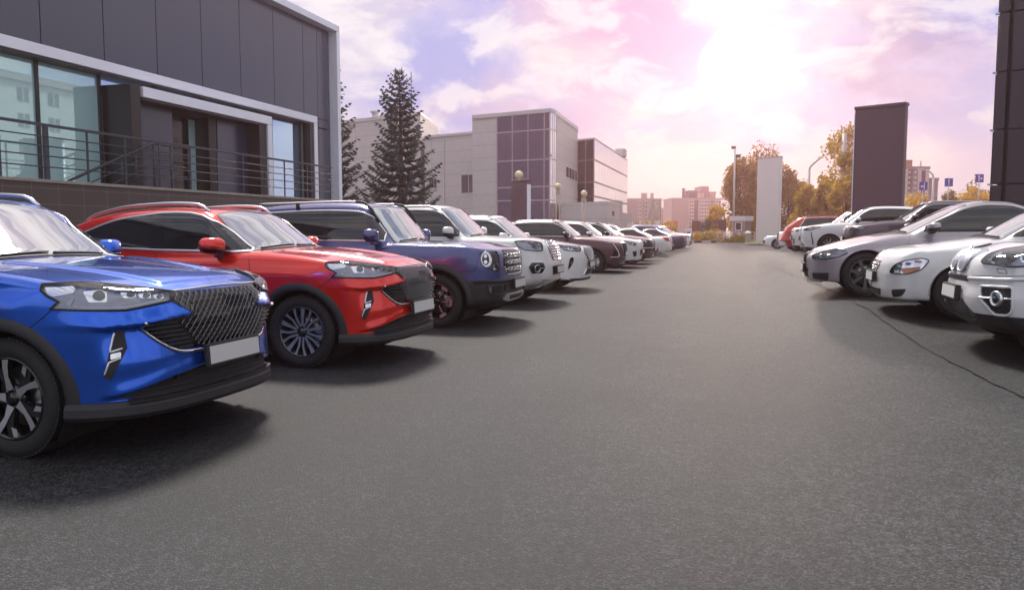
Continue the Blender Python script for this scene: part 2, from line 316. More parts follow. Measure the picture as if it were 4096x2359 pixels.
class CarShape:
    def __init__(s, top, roof, front, fsweep, rear, rsweep, hw, sec, gw, tum, belt, zb=.26, crown=.05, rcrown=.06,
                 wsweep=.18, ws_x=-1.3, rwsweep=.1, rw_x=-2.6, kt=.10, kf=.06, kg=.06, ks=.03, feats=(), hoodc=.1, kgr=.05):
        s.top, s.roof, s.front, s.rear = map(pchip, (top, roof, front, rear))
        s.fsw, s.rsw, s.hw, s.sec, s.gw, s.tum = map(pchip, (fsweep, rsweep, hw, sec, gw, tum))
        s.xf = max(x for z, x in front); s.xr = min(x for z, x in rear)
        s.zb, s.crown, s.rcrown, s.wsweep, s.ws_x, s.rwsweep, s.rw_x = zb, crown, rcrown, wsweep, ws_x, rwsweep, rw_x
        s.kt, s.kf, s.kg, s.ks, s.feats, s.belt, s.hoodc, s.kgr = kt, kf, kg, ks, feats, pchip(belt), hoodc, kgr
    def f(s, x, y, z):
        y = np.abs(y); y2 = y*y
        dside = 0; dfront = 0; dtop = 0
        for (pr, poly, depth, soft) in s.feats:
            if pr == 'fn': dfront = dfront + poly(y, z); continue
            if pr == 'front': u = sstep(-poly_sdf(y, z, poly)/soft); dfront = dfront + depth*u
            elif pr == 'side': u = sstep(-poly_sdf(x, z, poly)/soft); dside = dside + depth*u
            elif pr == 'top': u = sstep(-poly_sdf(x, y, poly)/soft); dtop = dtop + depth*u
        T = s.top(x + s.hoodc*y2*np.clip(x+.6, 0, 1)) - s.crown*y2 + dtop
        a = z - T
        b = y - (s.hw(x) + s.sec(z) + dside)
        L = smax(a, b, s.kt)
        c = x - (s.front(z) + s.fsw(y) + dfront)
        L = smax(L, c, s.kf)
        L = smax(L, (s.rear(z) + s.rsw(y)) - x, s.kf)
        L = smax(L, s.zb - z, .03)
        wf = sstep((x - s.ws_x)/.5 + .5); wr = sstep((s.rw_x - x)/.5 + .5)
        xx = x + s.wsweep*y2*wf - s.rwsweep*y2*wr
        g = (z - (s.roof(xx) - s.rcrown*y2)) * .75
        h = y - (s.gw(x) + s.tum(z - s.belt(x)))
        G = smax(g, h, s.kg)
        G = smax(G, s.zb + .25 - z, .02)
        h_ = np.maximum(s.ks - np.abs(L - G), 0)/s.ks
        return np.minimum(L, G) - h_*h_*s.ks*.25
    def march(s, O, D, t0, t1, n=48, it=22):
        """first crossing from positive to negative along O+tD for t from t0 to t1; nan when none"""
        ts = np.linspace(t0, t1, n); lo = np.full(len(O), np.nan); hi = np.full(len(O), np.nan)
        prev = s.f(*(O + D*ts[0]).T); found = prev < 0; lo[found] = hi[found] = ts[0]
        for i in range(1, n):
            v = s.f(*(O + D*ts[i]).T)
            m = (~found) & (v < 0); lo[m] = ts[i-1]; hi[m] = ts[i]; found |= m
        for _ in range(it):
            mid = (lo + hi)/2; v = s.f(*(O + D*np.nan_to_num(mid)[:, None]).T)
            neg = v < 0; hi = np.where(neg, mid, hi); lo = np.where(neg, lo, mid)
        return O + D*hi[:, None]
    def normal(s, P):
        e = .004; n = np.stack([s.f(*(P + np.eye(3)[k]*e).T) - s.f(*(P - np.eye(3)[k]*e).T) for k in range(3)], 1)
        return n / (np.linalg.norm(n, axis=1, keepdims=True) + 1e-12)
    def project(s, uv, ang, side=-1):
        """uv: points in a vertical drawing plane facing horizontal angle ang (0 front, 90 side, 180 rear) or 'top'"""
        uv = np.asarray(uv, float); n = len(uv)
        if ang == 'top':
            O = np.stack([uv[:, 0], uv[:, 1], np.full(n, 2.3)], 1); D = np.tile([0, 0, -1.], (n, 1)); P = s.march(O, D, 0, 1.9)
        else:
            a = math.radians(ang); d = np.array([-math.cos(a), math.sin(a), 0.]); e = np.array([math.sin(a), math.cos(a), 0.])
            # seen from outside on the y<0 side: out direction is (cos a, -sin a); u runs along e
            far = ang >= 135
            O = uv[:, :1]*e + np.stack([np.zeros(n), np.zeros(n), uv[:, 1]], 1) - d*(5.5 if far else 2.6)
            P = s.march(O, np.tile(d, (n, 1)), 0, 4.5 if far else 2.5, 90 if far else 60)
        return P
# ---------------------------------------------------------------- car builder
def np_mesh(name, V, F, mats, parent, smooth=True, flip=False):
    me = bpy.data.meshes.new(name)
    me.from_pydata(V.tolist() if hasattr(V, 'tolist') else V, [], [tuple(q[::-1]) for q in F] if flip else F)
    me.polygons.foreach_set('use_smooth', [smooth]*len(me.polygons))
    for m in (mats if isinstance(mats, (list, tuple)) else [mats]): me.materials.append(m)
    me.update(); o = bpy.data.objects.new(name, me); link(o, parent); return o
def body_grid(sh, nt, dx, nf, nr, z0=.62, cuts=(), splits=()):
    """closed body skin by rays from a spine; wheel openings (x, z, r) cut out of the sides"""
    d = .55; sx = np.arange(sh.xr + d, sh.xf - d + dx*.5, dx); sx = np.linspace(sx[0], sh.xf - d, len(sx))
    st = [(sx[0], -p) for p in np.linspace(math.pi/2, 0, nr, endpoint=False)] + [(x, 0) for x in sx] + [(sx[-1], p) for p in np.linspace(0, math.pi/2, nf + 1)[1:]]
    th = np.linspace(0, math.pi, nt); O = []; D = []
    for x, p in st:
        c, q = math.cos(p), math.sin(p)
        D.append(np.stack([np.full(nt, q), -np.sin(th)*c, np.cos(th)*c], 1)); O.append(np.tile([x, 0, z0], (nt, 1)))
    O = np.concatenate(O); D = np.concatenate(D)
    lo = np.zeros(len(O)); hi = np.full(len(O), 2.4)
    for _ in range(24):
        mid = (lo + hi)/2; v = sh.f(*(O + D*mid[:, None]).T); neg = v < 0
        lo = np.where(neg, mid, lo); hi = np.where(neg, hi, mid)
    P = O + D*((lo + hi)/2)[:, None]; P[:, 1] = np.minimum(P[:, 1], 0)
    ns = len(st); F = [(i*nt+j, i*nt+j+1, (i+1)*nt+j+1, (i+1)*nt+j) for i in range(ns-1) for j in range(nt-1)]
    g = np.full(len(P), 1.0)
    for cx, cz, r in cuts:
        q = np.hypot(P[:, 0]-cx, P[:, 2]-cz) - r
        q = np.where(P[:, 2] < cz, np.abs(P[:, 0]-cx) - r, q)
        q = np.where(P[:, 1] > -.55, 1.0, q); g = np.minimum(g, q)
    V = [tuple(p) for p in P]; out = []; cache = {}
    def cut(a, b):
        k = (min(a, b), max(a, b))
        if k not in cache:
            t = g[a]/(g[a]-g[b]); cache[k] = len(V); V.append(tuple(P[a] + (P[b]-P[a])*t))
        return cache[k]
    for q in F:
        s_ = [g[i] > 0 for i in q]
        if all(s_): out.append(q); continue
        if not any(s_): continue
        r = []
        for k in range(4):
            a, b = q[k], q[(k+1) % 4]
            if g[a] > 0: r.append(a)
            if (g[a] > 0) != (g[b] > 0): r.append(cut(a, b))
        if len(r) > 2: out.append(tuple(r))
    parts = [out]
    for gfun in splits:
        V_ = np.array(V); gg = gfun(V_); V = [tuple(p) for p in V_]; A = []; B = []; ca = {}
        def cu(a, b):
            k = (min(a, b), max(a, b))
            if k not in ca:
                t = gg[a]/(gg[a]-gg[b]); ca[k] = len(V); V.append(tuple(V_[a] + (V_[b]-V_[a])*t))
            return ca[k]
        for q in parts[0]:
            s_ = [gg[i] > 0 for i in q]
            if all(s_): A.append(q)
            elif not any(s_): B.append(q)
            else:
                for keep, dst in ((True, A), (False, B)):
                    r = []
                    for k in range(len(q)):
                        a, b = q[k], q[(k+1) % len(q)]
                        if (gg[a] > 0) == keep: r.append(a)
                        if (gg[a] > 0) != (gg[b] > 0): r.append(cu(a, b))
                    if len(r) > 2: dst.append(tuple(r))
        parts[0] = A; parts.append(B)
    n = len(V); V = np.array(V); mir = V*[1, -1, 1]
    # weld the centre line
    idx = np.arange(n) + n; cl = np.abs(V[:, 1]) < 1e-6; idx[cl] = np.arange(n)[cl]
    VV = np.concatenate([V, mir]); res = []
    for out in parts:
        F2 = [tuple(int(idx[i]) for i in q[::-1]) for q in out]
        FF = [tuple(map(int, q)) for q in out] + [q for q in F2 if len(set(q)) > 2]
        us = np.unique(np.array([i for q in FF for i in q], int)) if FF else np.array([], int); re = np.full(len(VV), -1); re[us] = np.arange(len(us))
        res.append((VV[us], [tuple(int(re[i]) for i in q) for q in FF]))
    return res
class CarMaker:
    def __init__(s, shape, root, body, lod=1.0):
        s.sh, s.root, s.body, s.lod = shape, root, body, lod
    # ---- skin
    def skin(s, res=.025, arches=(), name='body', splits=()):
        """splits: (function giving >0 for paint, part name, material)"""
        nt = int(2.9/res); R = body_grid(s.sh, nt, res*1.2, int(1.0/res), int(.7/res), cuts=arches, splits=[q[0] for q in splits])
        s.bodyobj = np_mesh(name, *R[0], s.body, s.root)
        for (V, F), q in zip(R[1:], splits): np_mesh(q[1], V, F, q[2], s.root)
        return s.bodyobj
    def base(s, body, R, rim, wheel, mats, wb, res, arch=(.03, .008, None), AR=None, y_out=None, width=.225, splits=(), wheels=(0, 1)):
        AR = AR or R + .045; y_out = y_out or float(s.sh.hw(0)) - .028
        s.skin(res, [(0, R, AR), (-wb, R, AR)], splits=splits)
        for k, ax in enumerate((0, -wb)):
            s.arch(ax, R, AR, arch[0], arch[1], arch[2] or body, name='wheel_arch_trim')
            for sd_ in (-1, 1): s.wheel(ax, sd_, R, rim, wheel, y_out, width, mats, tread=res < .03)
    def glasshouse(s, cx, tx, belt, rear, front=None, pillars=(), gap=.08, trim=None, res=.03, glass=None, wsw=(.67, .56), seal=True, off=.006, tilt=.02):
        """side windows, windscreen; rear: (x low, x high) of the last side window's back edge"""
        fx = front or cx - .06; tp = lambda x: float(s.sh.roof(x)) - gap
        xs = np.linspace(fx, rear[1], 26); up = [(x, tp(x)) for x in xs if tp(x) > belt + .05]
        win = [(up[0][0] + .035, belt + .02)] + up + [(rear[0], belt + .035)]
        s.patch('side_window', 90, win, glass or M_SIDEGLASS, off, res)
        if trim: s.strip('window_trim', 90, win, trim, .02, .007, res, closed=True, smooth=False, base=off-.004)
        for x in pillars:
            s.patch('door_pillar', 90, [(x+.05, belt+.025), (x+.05-tilt*2, tp(x)-.008), (x-.05-tilt*2, tp(x)-.008), (x-.05, belt+.025)], M_GLOSSBLACK, off+.003, res)
        a = s.sh.wsweep; hb, ht = wsw; n = 9; lo = [(cx + .02 - a*y*y, y) for y in np.linspace(-hb, hb, n)]; hi = [(tx + .012 - a*y*y*.9, y) for y in np.linspace(ht, -ht, n)]
        ws = [(q[0], q[1]) for q in lo + hi]
        s.patch('windscreen', 'top', ws, M_SCREEN, .004, max(res, .045))
        if seal: s.strip('windscreen_seal', 'top', ws, M_RUBBER, .018, .006, .05, mirror=False, closed=True, smooth=False)
        co = [(cx + .075 - a*y*y, y) for y in np.linspace(-hb, hb, n)] + [(cx + .015 - a*y*y, y) for y in np.linspace(hb, -hb, n)]
        if seal: s.patch('cowl_panel', 'top', co, M_BLACK, .006, .04); s.wipers(cx, .05, .57)
    # ---- flat drawing wrapped onto the skin
    def patch(s, name, ang, poly, mat, off=.004, res=.03, mirror=True, parent=None, skirt=.012, half=None):
        poly = dedense(poly, res); n = len(poly); lo = np.min(poly, 0); hi = np.max(poly, 0)
        gx, gy = np.meshgrid(np.arange(lo[0]+res/2, hi[0], res), np.arange(lo[1]+res/2, hi[1], res))
        gx, gy = gx.ravel(), gy.ravel(); k = poly_sdf(gx, gy, poly) < -res*.45
        pts = [Vector(p) for p in poly] + [Vector((a, b)) for a, b in zip(gx[k], gy[k])]
        r = delaunay_2d_cdt(pts, [(i, (i+1) % n) for i in range(n)], [list(range(n))], 1, 1e-6)
        uv = np.array([tuple(v) for v in r[0]]); F = [tuple(f) for f in r[2]]
        P = s.sh.project(uv, ang); ok = ~np.isnan(P[:, 0]); F = [f for f in F if all(ok[i] for i in f)]
        P = np.nan_to_num(P); N = s.sh.normal(P)
        # orient
        if F:
            a, b, c = (P[F[len(F)//2][i]] for i in range(3))
            if np.dot(np.cross(b-a, c-a), N[F[len(F)//2][0]]) < 0: F = [f[::-1] for f in F]
        V = P + N*off; m = len(V); E = {}
        for f in F:
            for i in range(3):
                e = (f[i], f[(i+1) % 3]); E[(e[1], e[0])] = E.get((e[1], e[0]), 0); E[e] = E.get(e, 0) + 1
        bd = [e for e in E if E[e] == 1 and E.get((e[1], e[0]), 0) == 0]
        B = V.copy(); C = P - N*skirt
        used = sorted({i for f in F for i in f} | {i for e in bd for i in e}); re = {i: k for k, i in enumerate(used)}; mU = len(used)
        bu = sorted({i for e in bd for i in e}); rb = {i: k for k, i in enumerate(bu)}; nb = len(bu)
        VV = np.concatenate([V[used], B[bu], C[bu]]); FF = [tuple(re[i] for i in f) for f in F]
        FF += [(mU+rb[e[1]], mU+rb[e[0]], mU+nb+rb[e[0]], mU+nb+rb[e[1]]) for e in bd]
        res_ = []
        centred = (ang == 0 or ang == 'top' or ang == 180) and abs(lo[1 if ang == 'top' else 0] + hi[1 if ang == 'top' else 0]) < .02
        o = np_mesh(name, VV, FF, mat, parent or s.root); res_.append(o)
        if mirror and not centred: res_.append(np_mesh(name, VV*[1, -1, 1], FF, mat, (s.other(parent) or s.root), flip=True))
        return res_ if len(res_) > 1 else res_[0]
    mates = None
    def other(s, p): return (s.mates or {}).get(p, p)
    def pair(s, lst):
        s.mates = s.mates or {}; s.mates[lst[0]] = lst[1]; return lst[0]
    # ---- moulding along a line drawn on the skin
    def path(s, ang, pts, res=.03, smooth=True, closed=False):
        pts = dedense(pts, res, closed=closed, spline=smooth); P = s.sh.project(pts, ang); P = P[~np.isnan(P[:, 0])]; return P, s.sh.normal(P)
    def strip(s, name, ang, pts, mat, w=.012, h=.006, res=.03, mirror=True, parent=None, smooth=True, closed=False, base=0.0, mb=None):
        P, N = s.path(ang, pts, res, smooth, closed); V, F = sweep(P, N, w, h, base, closed)
        if mb is not None:
            for sg in ((1, -1) if mirror else (1,)): mb.add((np.array(V)*[1, sg, 1]).tolist(), [f[::sg] for f in F], 0, True)
            return
        o = [np_mesh(name, np.array(V), F, mat, parent or s.root)]
        if mirror: o.append(np_mesh(name, np.array(V)*[1, -1, 1], F, mat, s.other(parent) or s.root, flip=True))
        return o
    def seams(s, lines, w=.006):
        """door, bonnet and bumper gaps: one part"""
        for ang, pts, *k in lines: s.strip('panel_gap', ang, pts, M_SEAM, w, .0012, .05, True, None, *(k or [True]))
    def lattice(s, ang, poly, cell=(.075, .045), mat=None, r=.004, off=.006, parent=None, name='mesh_insert', zig=True, mirror=False):
        """diamond mesh inside a drawn outline"""
        lo = np.min(poly, 0); hi = np.max(poly, 0); mb = MB(); cx, cz = cell; segs = []
        ny = int((hi[1]-lo[1])/cz) + 2; nx = int((hi[0]-lo[0])/cx) + 2; x0 = (lo[0]+hi[0])/2 - nx//2*cx
        for j in range(-1, ny+1):
            for i in range(-1, nx+2):
                x = x0 + i*cx + (cx/2 if j % 2 else 0); z = lo[1] + j*cz/1.0
                for dxx in (-cx/2, cx/2): segs.append(((x, z), (x+dxx, z+cz)))
        T = np.linspace(0, 1, 4); U = []; ids = []
        for k, (a, b) in enumerate(segs):
            for t in T: U.append((a[0]+(b[0]-a[0])*t, a[1]+(b[1]-a[1])*t))
        U = np.array(U); ins = poly_sdf(U[:, 0], U[:, 1], poly) < -.004
        P = s.sh.project(np.where(ins[:, None], U, np.nanmean(np.array(poly), 0)), ang); N = s.sh.normal(np.nan_to_num(P))
        for k in range(len(segs)):
            q = [i for i in range(4*k, 4*k+4) if ins[i] and not np.isnan(P[i, 0])]
            if len(q) > 1: mb.tube([P[i] + N[i]*(off + (.003 if i % 4 in (1, 2) else 0)) for i in q], r, 4, cap=False)
        o = mb.build(name, mat or M_SATIN, parent or s.root)
        if mirror:
            o2 = MB(); o2.v = [(a, -b, c) for a, b, c in mb.v]; o2.f = [f[::-1] for f in mb.f]; o2.m = mb.m; o2.sm = mb.sm; o2.build(name, mat or M_SATIN, s.other(parent) or s.root)
        return o
    def slats(s, ang, poly, n, mat, w=.018, h=.012, vertical=False, parent=None, name='grille_bars', mirror=False, tilt=0.0, sep=False):
        """bars across a drawn outline; sep makes each a part"""
        poly = np.array(poly); lo = poly.min(0); hi = poly.max(0); mb = MB(); ax = 0 if vertical else 1
        for k in range(n):
            t = lo[ax] + (hi[ax]-lo[ax])*(k+.5)/n; q = np.linspace(lo[1-ax], hi[1-ax], 60)
            if vertical: U = np.stack([np.full(60, t) + tilt*(q-q.mean()), q], 1)
            else: U = np.stack([q, np.full(60, t) + tilt*np.abs(q-(q.mean() if not mirror else 0))], 1)
            ins = poly_sdf(U[:, 0], U[:, 1], poly) < -.002; runs = []; cur = []
            for i in range(60):
                if ins[i]: cur.append(i)
                elif cur: runs.append(cur); cur = []
            if cur: runs.append(cur)
            for r_ in runs:
                if len(r_) < 2: continue
                P = s.sh.project(U[r_], ang); ok = ~np.isnan(P[:, 0]); P = P[ok]
                if len(P) < 2: continue
                V, F = sweep(P, s.sh.normal(P), w, h, 0, False); mb.add(V, F, 0, True)
        o = mb.build(name, mat, parent or s.root)
        if mirror:
            o2 = MB(); o2.v = [(a, -b, c) for a, b, c in mb.v]; o2.f = [f[::-1] for f in mb.f]; o2.m = mb.m; o2.sm = mb.sm; o2.build(name, mat, s.other(parent) or s.root)
        return o
    # ---- band round the nose or tail at one height
    def contour(s, z, a0, a1, n, c=(0.15, 0)):
        a = np.radians(np.linspace(a0, a1, n)); D = np.stack([np.cos(a), np.sin(a), 0*a], 1); O = np.tile([c[0], c[1], z], (n, 1)) + D*3.2
        return s.sh.march(O, -D, 0, 3.1, 120)
    def band(s, name, z, prof, mat, a0=-100, a1=100, n=60, c=(.15, 0), parent=None):
        """prof: (outward, up) outline swept round the body"""
        P = s.contour(z, a0, a1, n, c); P = P[~np.isnan(P[:, 0])]; T = np.gradient(P, axis=0); N = np.stack([T[:, 1], -T[:, 0], 0*T[:, 0]], 1); N /= np.linalg.norm(N, axis=1, keepdims=True)
        V = []; F = []; m = len(prof)
        for p, q in zip(P, N):
            for o_, u in prof: V.append(p + q*o_ + np.array([0, 0, u]))
        k = len(P)
        for i in range(k-1):
            for j in range(m): F.append((i*m+j, (i+1)*m+j, (i+1)*m+(j+1) % m, i*m+(j+1) % m))
        F += [tuple(range(m)), tuple((k-1)*m+j for j in range(m))[::-1]]
        return np_mesh(name, np.array(V), F, mat, parent or s.root, smooth=False)
    # ---- wheel opening: trim ring, liner
    def arch(s, x, zc, r, w=.07, bulge=.02, mat=None, name='wheel_arch_trim', a0=-8, a1=188, mirror=True):
        n = 48; A = np.radians(np.linspace(a0, a1, n)); prof = [(w, .0), (w*.8, bulge*.7), (w*.4, bulge), (.008, bulge), (0, bulge*.6), (-.004, -.05)]
        rows = []
        for rr, o in prof:
            uv = np.stack([x + (r+rr)*np.cos(A), zc + (r+rr)*np.sin(A)], 1); rows.append((uv, o))
        V = []; m = len(prof)
        base = None
        for uv, o in rows:
            q = uv.copy(); q[:, 1] = np.maximum(q[:, 1], s.sh.zb + .02); P = s.sh.project(q, 90); P[:, 2] = uv[:, 1]
            if base is not None: P[:, 1] = np.where(np.isnan(P[:, 1]), base, P[:, 1])
            P[:, 1] = np.where(np.isnan(P[:, 1]), -s.sh.hw(P[:, 0]), P[:, 1]); base = P[:, 1].copy(); P[:, 0] = uv[:, 0]; P[:, 1] -= o; V.append(P)
        V = np.stack(V, 1).reshape(-1, 3); F = [(i*m+j, i*m+j+1, (i+1)*m+j+1, (i+1)*m+j) for i in range(n-1) for j in range(m-1)]
        F += [tuple(range(m))[::-1], tuple((n-1)*m+j for j in range(m))]
        for sg in ((1, -1) if mirror else (1,)): np_mesh(name, V*[1, sg, 1], F, mat or M_BLACK, s.root, flip=sg < 0)
        # liner
        for sg in (1, -1):
            mb = MB(); AA = np.linspace(math.radians(-35), math.radians(215), 40)
            yo = float(-np.nanmin(V[:, 1])) - .05; L = []
            for y in (yo, .42):
                for a in AA: L.append((x + (r+.004)*math.cos(a), -y, zc + (r+.004)*math.sin(a)))
            k = len(AA); Fl = [(i, i+1, k+i+1, k+i) for i in range(k-1)] + [tuple(k+i for i in range(k))]
            mb.add([(a, b*sg, c) for a, b, c in L], Fl, 0, True); mb.build('wheel_well', M_WELL, s.root)
    def wheel(s, x, side, R, rim, style, y_out, width=.225, mats=None, tread=True):
        """wheel at axle x; side -1 right, +1 left: tyre and rim under one wheel"""
        key = (R, rim, style, width, tuple(m.name for m in (mats or [])))
        root = bpy.data.objects.new('wheel', None); root.empty_display_size = .1; link(root, s.root); root.location = (x, side*(y_out - .012), R)
        root.rotation_euler = (0, rng.uniform(0, 1.2), 0 if side < 0 else math.pi)
        if key in WHEELS:
            for ch in WHEELS[key].children: copy_tree(ch, root)
            return root
        WHEELS[key] = root
        W = width; b = R - .012; t = MB()     # y grows inwards from the outer face
        prof = [(rim, .02), (rim+.012, .004), (rim+.03, -.004), ((rim+R)/2, -.014), (R-.035, -.006), (R-.014, .008), (R-.003, .03), (R, .05), (R, W-.05), (R-.006, W-.02), (R-.04, W), (rim, W-.02)]
        t.lathe(prof, 64, 'y', 0)
        if tread:
            for k in range(72):
                a = 2*math.pi*k/72
                for (y0, y1) in ((.012, .06), (W-.06, W-.012)):
                    M = Matrix.Rotation(-a, 4, 'Y')
                    t.box(R-.02, R+.001, y0, y1, -R*math.pi/72*.75, R*math.pi/72*.75, 0, 0, M)
            for y in (.085, .115, .14): t.lathe([(R-.004, y-.012), (R+.002, y-.009), (R+.002, y+.009), (R-.004, y+.012)], 64, 'y')
        t.build('tyre', M_TYRE, root)
        m = mats or [M_MACHINED, M_DARKMETAL]
        r = MB(); r.lathe([(rim+.006, .018), (rim+.008, .006), (rim, .002), (rim-.008, .006), (rim-.014, .03), (rim-.03, .06), (rim-.035, W-.03)], 64, 'y', 1 if style != 'silver' else 0)
        spokes(r, rim, style)
        r.build('rim', m, root)
        d = MB(); d.lathe([(.06, .10), (rim*.72, .10), (rim*.72, .125), (.06, .125)], 40, 'y', 0); d.build('brake_disc', M_DISC, root)
        c = MB(); cal = [(rim*.5*math.cos(a), rim*.5*math.sin(a)) for a in np.linspace(-.45, .45, 6)] + [(rim*.8*math.cos(a), rim*.8*math.sin(a)) for a in np.linspace(.45, -.45, 6)]
        c.prism(cal, .075, .15, 'y'); c.build('brake_caliper', M_SATIN, root)
        bk = MB(); bk.lathe([(0.001, .155), (rim-.03, .155)], 32, 'y'); bk.build('wheel_hub', M_WELL, root)
        return root
    # ---- mirror
    def mirror_pair(s, x, y, z, cap, size=(.17, .22, .13), low=None, arm=.07, name='wing_mirror'):
        L, Wd, Hh = size
        for sg in (-1, 1):
            mb = MB(); V = []; F = []; n1, n2 = 14, 24
            for i in range(n1+1):
                u = -1 + 2*i/n1; k = max(.02, (1 - abs(u)**3.2))**.5
                for j in range(n2):
                    a = 2*math.pi*j/n2; ca, sa = math.cos(a), math.sin(a); e = .62
                    px = math.copysign(abs(ca)**e, ca)*L/2*k; pz = math.copysign(abs(sa)**e, sa)*Hh/2*k*(1 - .12*u)
                    if px < 0: px *= .55
                    V.append((px - .03*(u+1), u*Wd/2, pz + .012*u))
            for i in range(n1):
                for j in range(n2): F.append((i*n2+j, i*n2+(j+1) % n2, (i+1)*n2+(j+1) % n2, (i+1)*n2+j))
            F += [tuple(range(n2))[::-1], tuple(n1*n2+j for j in range(n2))]
            cy = y + arm + Wd/2
            # u=+1 is outboard
            up = [(a, b, max(c, -Hh*.16)) for a, b, c in V]; lw = [(a*1.005, b*1.003, min(c, -Hh*.15)*.98) for a, b, c in V]
            f = (lambda p: (x+p[0], sg*(cy+p[1]), z+p[2]))
            FF = F if sg > 0 else [q[::-1] for q in F]
            o = MB().add([f(p) for p in up], FF, 0, True).build(name, cap, s.root)
            m2 = MB().add([f(p) for p in lw], FF, 0, True)
            m2.box(x-.05, x+.035, min(sg*(y-.05), sg*(y+arm+.06)), max(sg*(y-.05), sg*(y+arm+.06)), z-Hh*.5-.03, z-Hh*.28, 0, .012)
            m2.build('mirror_base', low or M_BLACK, o)
            g = MB(); gp = [(sg*(cy+Wd*.42*math.copysign(abs(math.cos(a))**.5, math.cos(a))), z+Hh*.4*math.copysign(abs(math.sin(a))**.5, math.sin(a))) for a in np.linspace(0, 2*math.pi, 24, endpoint=False)]
            g.prism(gp, x-L*.30, x-L*.285, 'x'); g.build('mirror_glass', M_CHROME, o)
    def plate(s, x, z, w=.53, h=.125, tilt=6, frame=.018, yc=0.0, mat=None, depth=.03):
        M = Matrix.Translation((x, yc, z)) @ Matrix.Rotation(math.radians(-tilt), 4, 'Y')
        a = MB(); a.box(-depth, .0, -w/2-frame, w/2+frame, -h/2-frame, h/2+frame, 0, .005, M)
        p = a.build('plate_holder', M_BLACK, s.root)
        MB().box(.001, .005, -w/2, w/2, -h/2, h/2, 0, 0, M).build('licence_plate', mat or M_PLATE, p); return p
    def tubepart(s, name, pts, r, mat, mirror=True, parent=None, n=8, rz=None):
        for sg in ((1, -1) if mirror else (1,)):
            MB().tube([(a, b*sg, c) for a, b, c in pts], r, n, rz=rz).build(name, mat, parent or s.root)
    def roof_rails(s, x0, x1, y, h=.045, r=.014, mat=None, ends=None):
        n = 24; xs = np.linspace(x0, x1, n); P = s.sh.project(np.stack([xs, np.full(n, -y)], 1), 'top'); P = P[~np.isnan(P[:, 2])]
        m = len(P); t = np.linspace(0, 1, m); lift = h*np.clip(np.minimum(t, 1-t)/.09, 0, 1)**.6
        pts = [tuple(p + np.array([0, 0, l - .002])) for p, l in zip(P, lift)]
        s.tubepart('roof_rail', pts, r, mat or M_SATIN)
        if ends:
            for k in (1, m-2):
                pass
    def wipers(s, x, y0, y1, off=.012):
        """two arms lying along the foot of the windscreen"""
        for (a, b, e) in ((y0, y1, 0), (y0 - .62, y1 - .55, 0)):
            U = np.array([(x + .02 - .0*t, a + (b-a)*t) for t in np.linspace(0, 1, 9)]); U[:, 0] = x + .01 - .03*np.linspace(0, 1, 9) - s.sh.wsweep*U[:, 1]**2*.8
            P = s.sh.project(U, 'top'); N = s.sh.normal(P); MB().tube([tuple(p + n_*off) for p, n_ in zip(P, N)], [.012, .011, .010, .009, .009, .008, .008, .007, .006], 6).build('wiper', M_BLACK, s.root)
WHEELS = {}
def dedense(pts, res, closed=True, spline=False):
    P = np.asarray(pts, float); n = len(P); out = []
    if spline and n > 2:
        m = n if closed else n-1
        for i in range(m):
            p0, p1, p2, p3 = (P[(i+k) % n] if closed else P[min(max(i+k, 0), n-1)] for k in (-1, 0, 1, 2))
            L = np.linalg.norm(p2-p1); k = max(1, int(math.ceil(L/res)))
            for j in range(k):
                t = j/k; out.append(.5*(2*p1 + (p2-p0)*t + (2*p0-5*p1+4*p2-p3)*t*t + (3*p1-p0-3*p2+p3)*t**3))
        if not closed: out.append(P[-1])
        return np.array(out)
    for i in range(n if closed else n-1):
        a, b = P[i], P[(i+1) % n]; k = max(1, int(math.ceil(np.linalg.norm(b-a)/res)))
        out += [a + (b-a)*j/k for j in range(k)]
    if not closed: out.append(P[-1])
    return np.array(out)
def rounded(poly, r=.02, n=4):
    P = np.asarray(poly, float); out = []
    for i in range(len(P)):
        a, b, c = P[i-1], P[i], P[(i+1) % len(P)]; u = a-b; v = c-b; lu, lv = np.linalg.norm(u), np.linalg.norm(v); d = min(r, lu*.45, lv*.45)
        p, q = b + u/lu*d, b + v/lv*d
        for k in range(n+1): t = k/n; out.append((1-t)**2*p + 2*t*(1-t)*b + t*t*q)
    return [tuple(p) for p in out]
def ellipse(cx, cz, a, b, n=28): return [(cx + a*math.cos(t), cz + b*math.sin(t)) for t in np.linspace(0, 2*math.pi, n, endpoint=False)]
def sym(half):
    """outline of the left half (y<0), top to bottom -> closed symmetric outline"""
    return list(half) + [(-a, b) for a, b in half[::-1]]
def sweep(P, N, w, h, base=0.0, closed=False):
    T = np.gradient(P, axis=0) if not closed else np.roll(P, -1, 0) - np.roll(P, 1, 0)
    B = np.cross(T, N); B /= np.linalg.norm(B, axis=1, keepdims=True) + 1e-12
    prof = [(-.5, -.004/max(h, 1e-4)*0 - .5), (-.5, .55), (-.25, 1.0), (.25, 1.0), (.5, .55), (.5, -.5)]
    V = []; F = []; m = len(prof); k = len(P)
    for p, n_, b in zip(P, N, B):
        for u, t in prof: V.append(tuple(p + b*u*w + n_*(base + t*h)))
    for i in range(k if closed else k-1):
        for j in range(m-1): F.append((i*m+j, i*m+j+1, ((i+1) % k)*m+j+1, ((i+1) % k)*m+j))
    if not closed: F += [tuple(range(m))[::-1], tuple((k-1)*m+j for j in range(m))]
    return V, [f[::-1] for f in F]
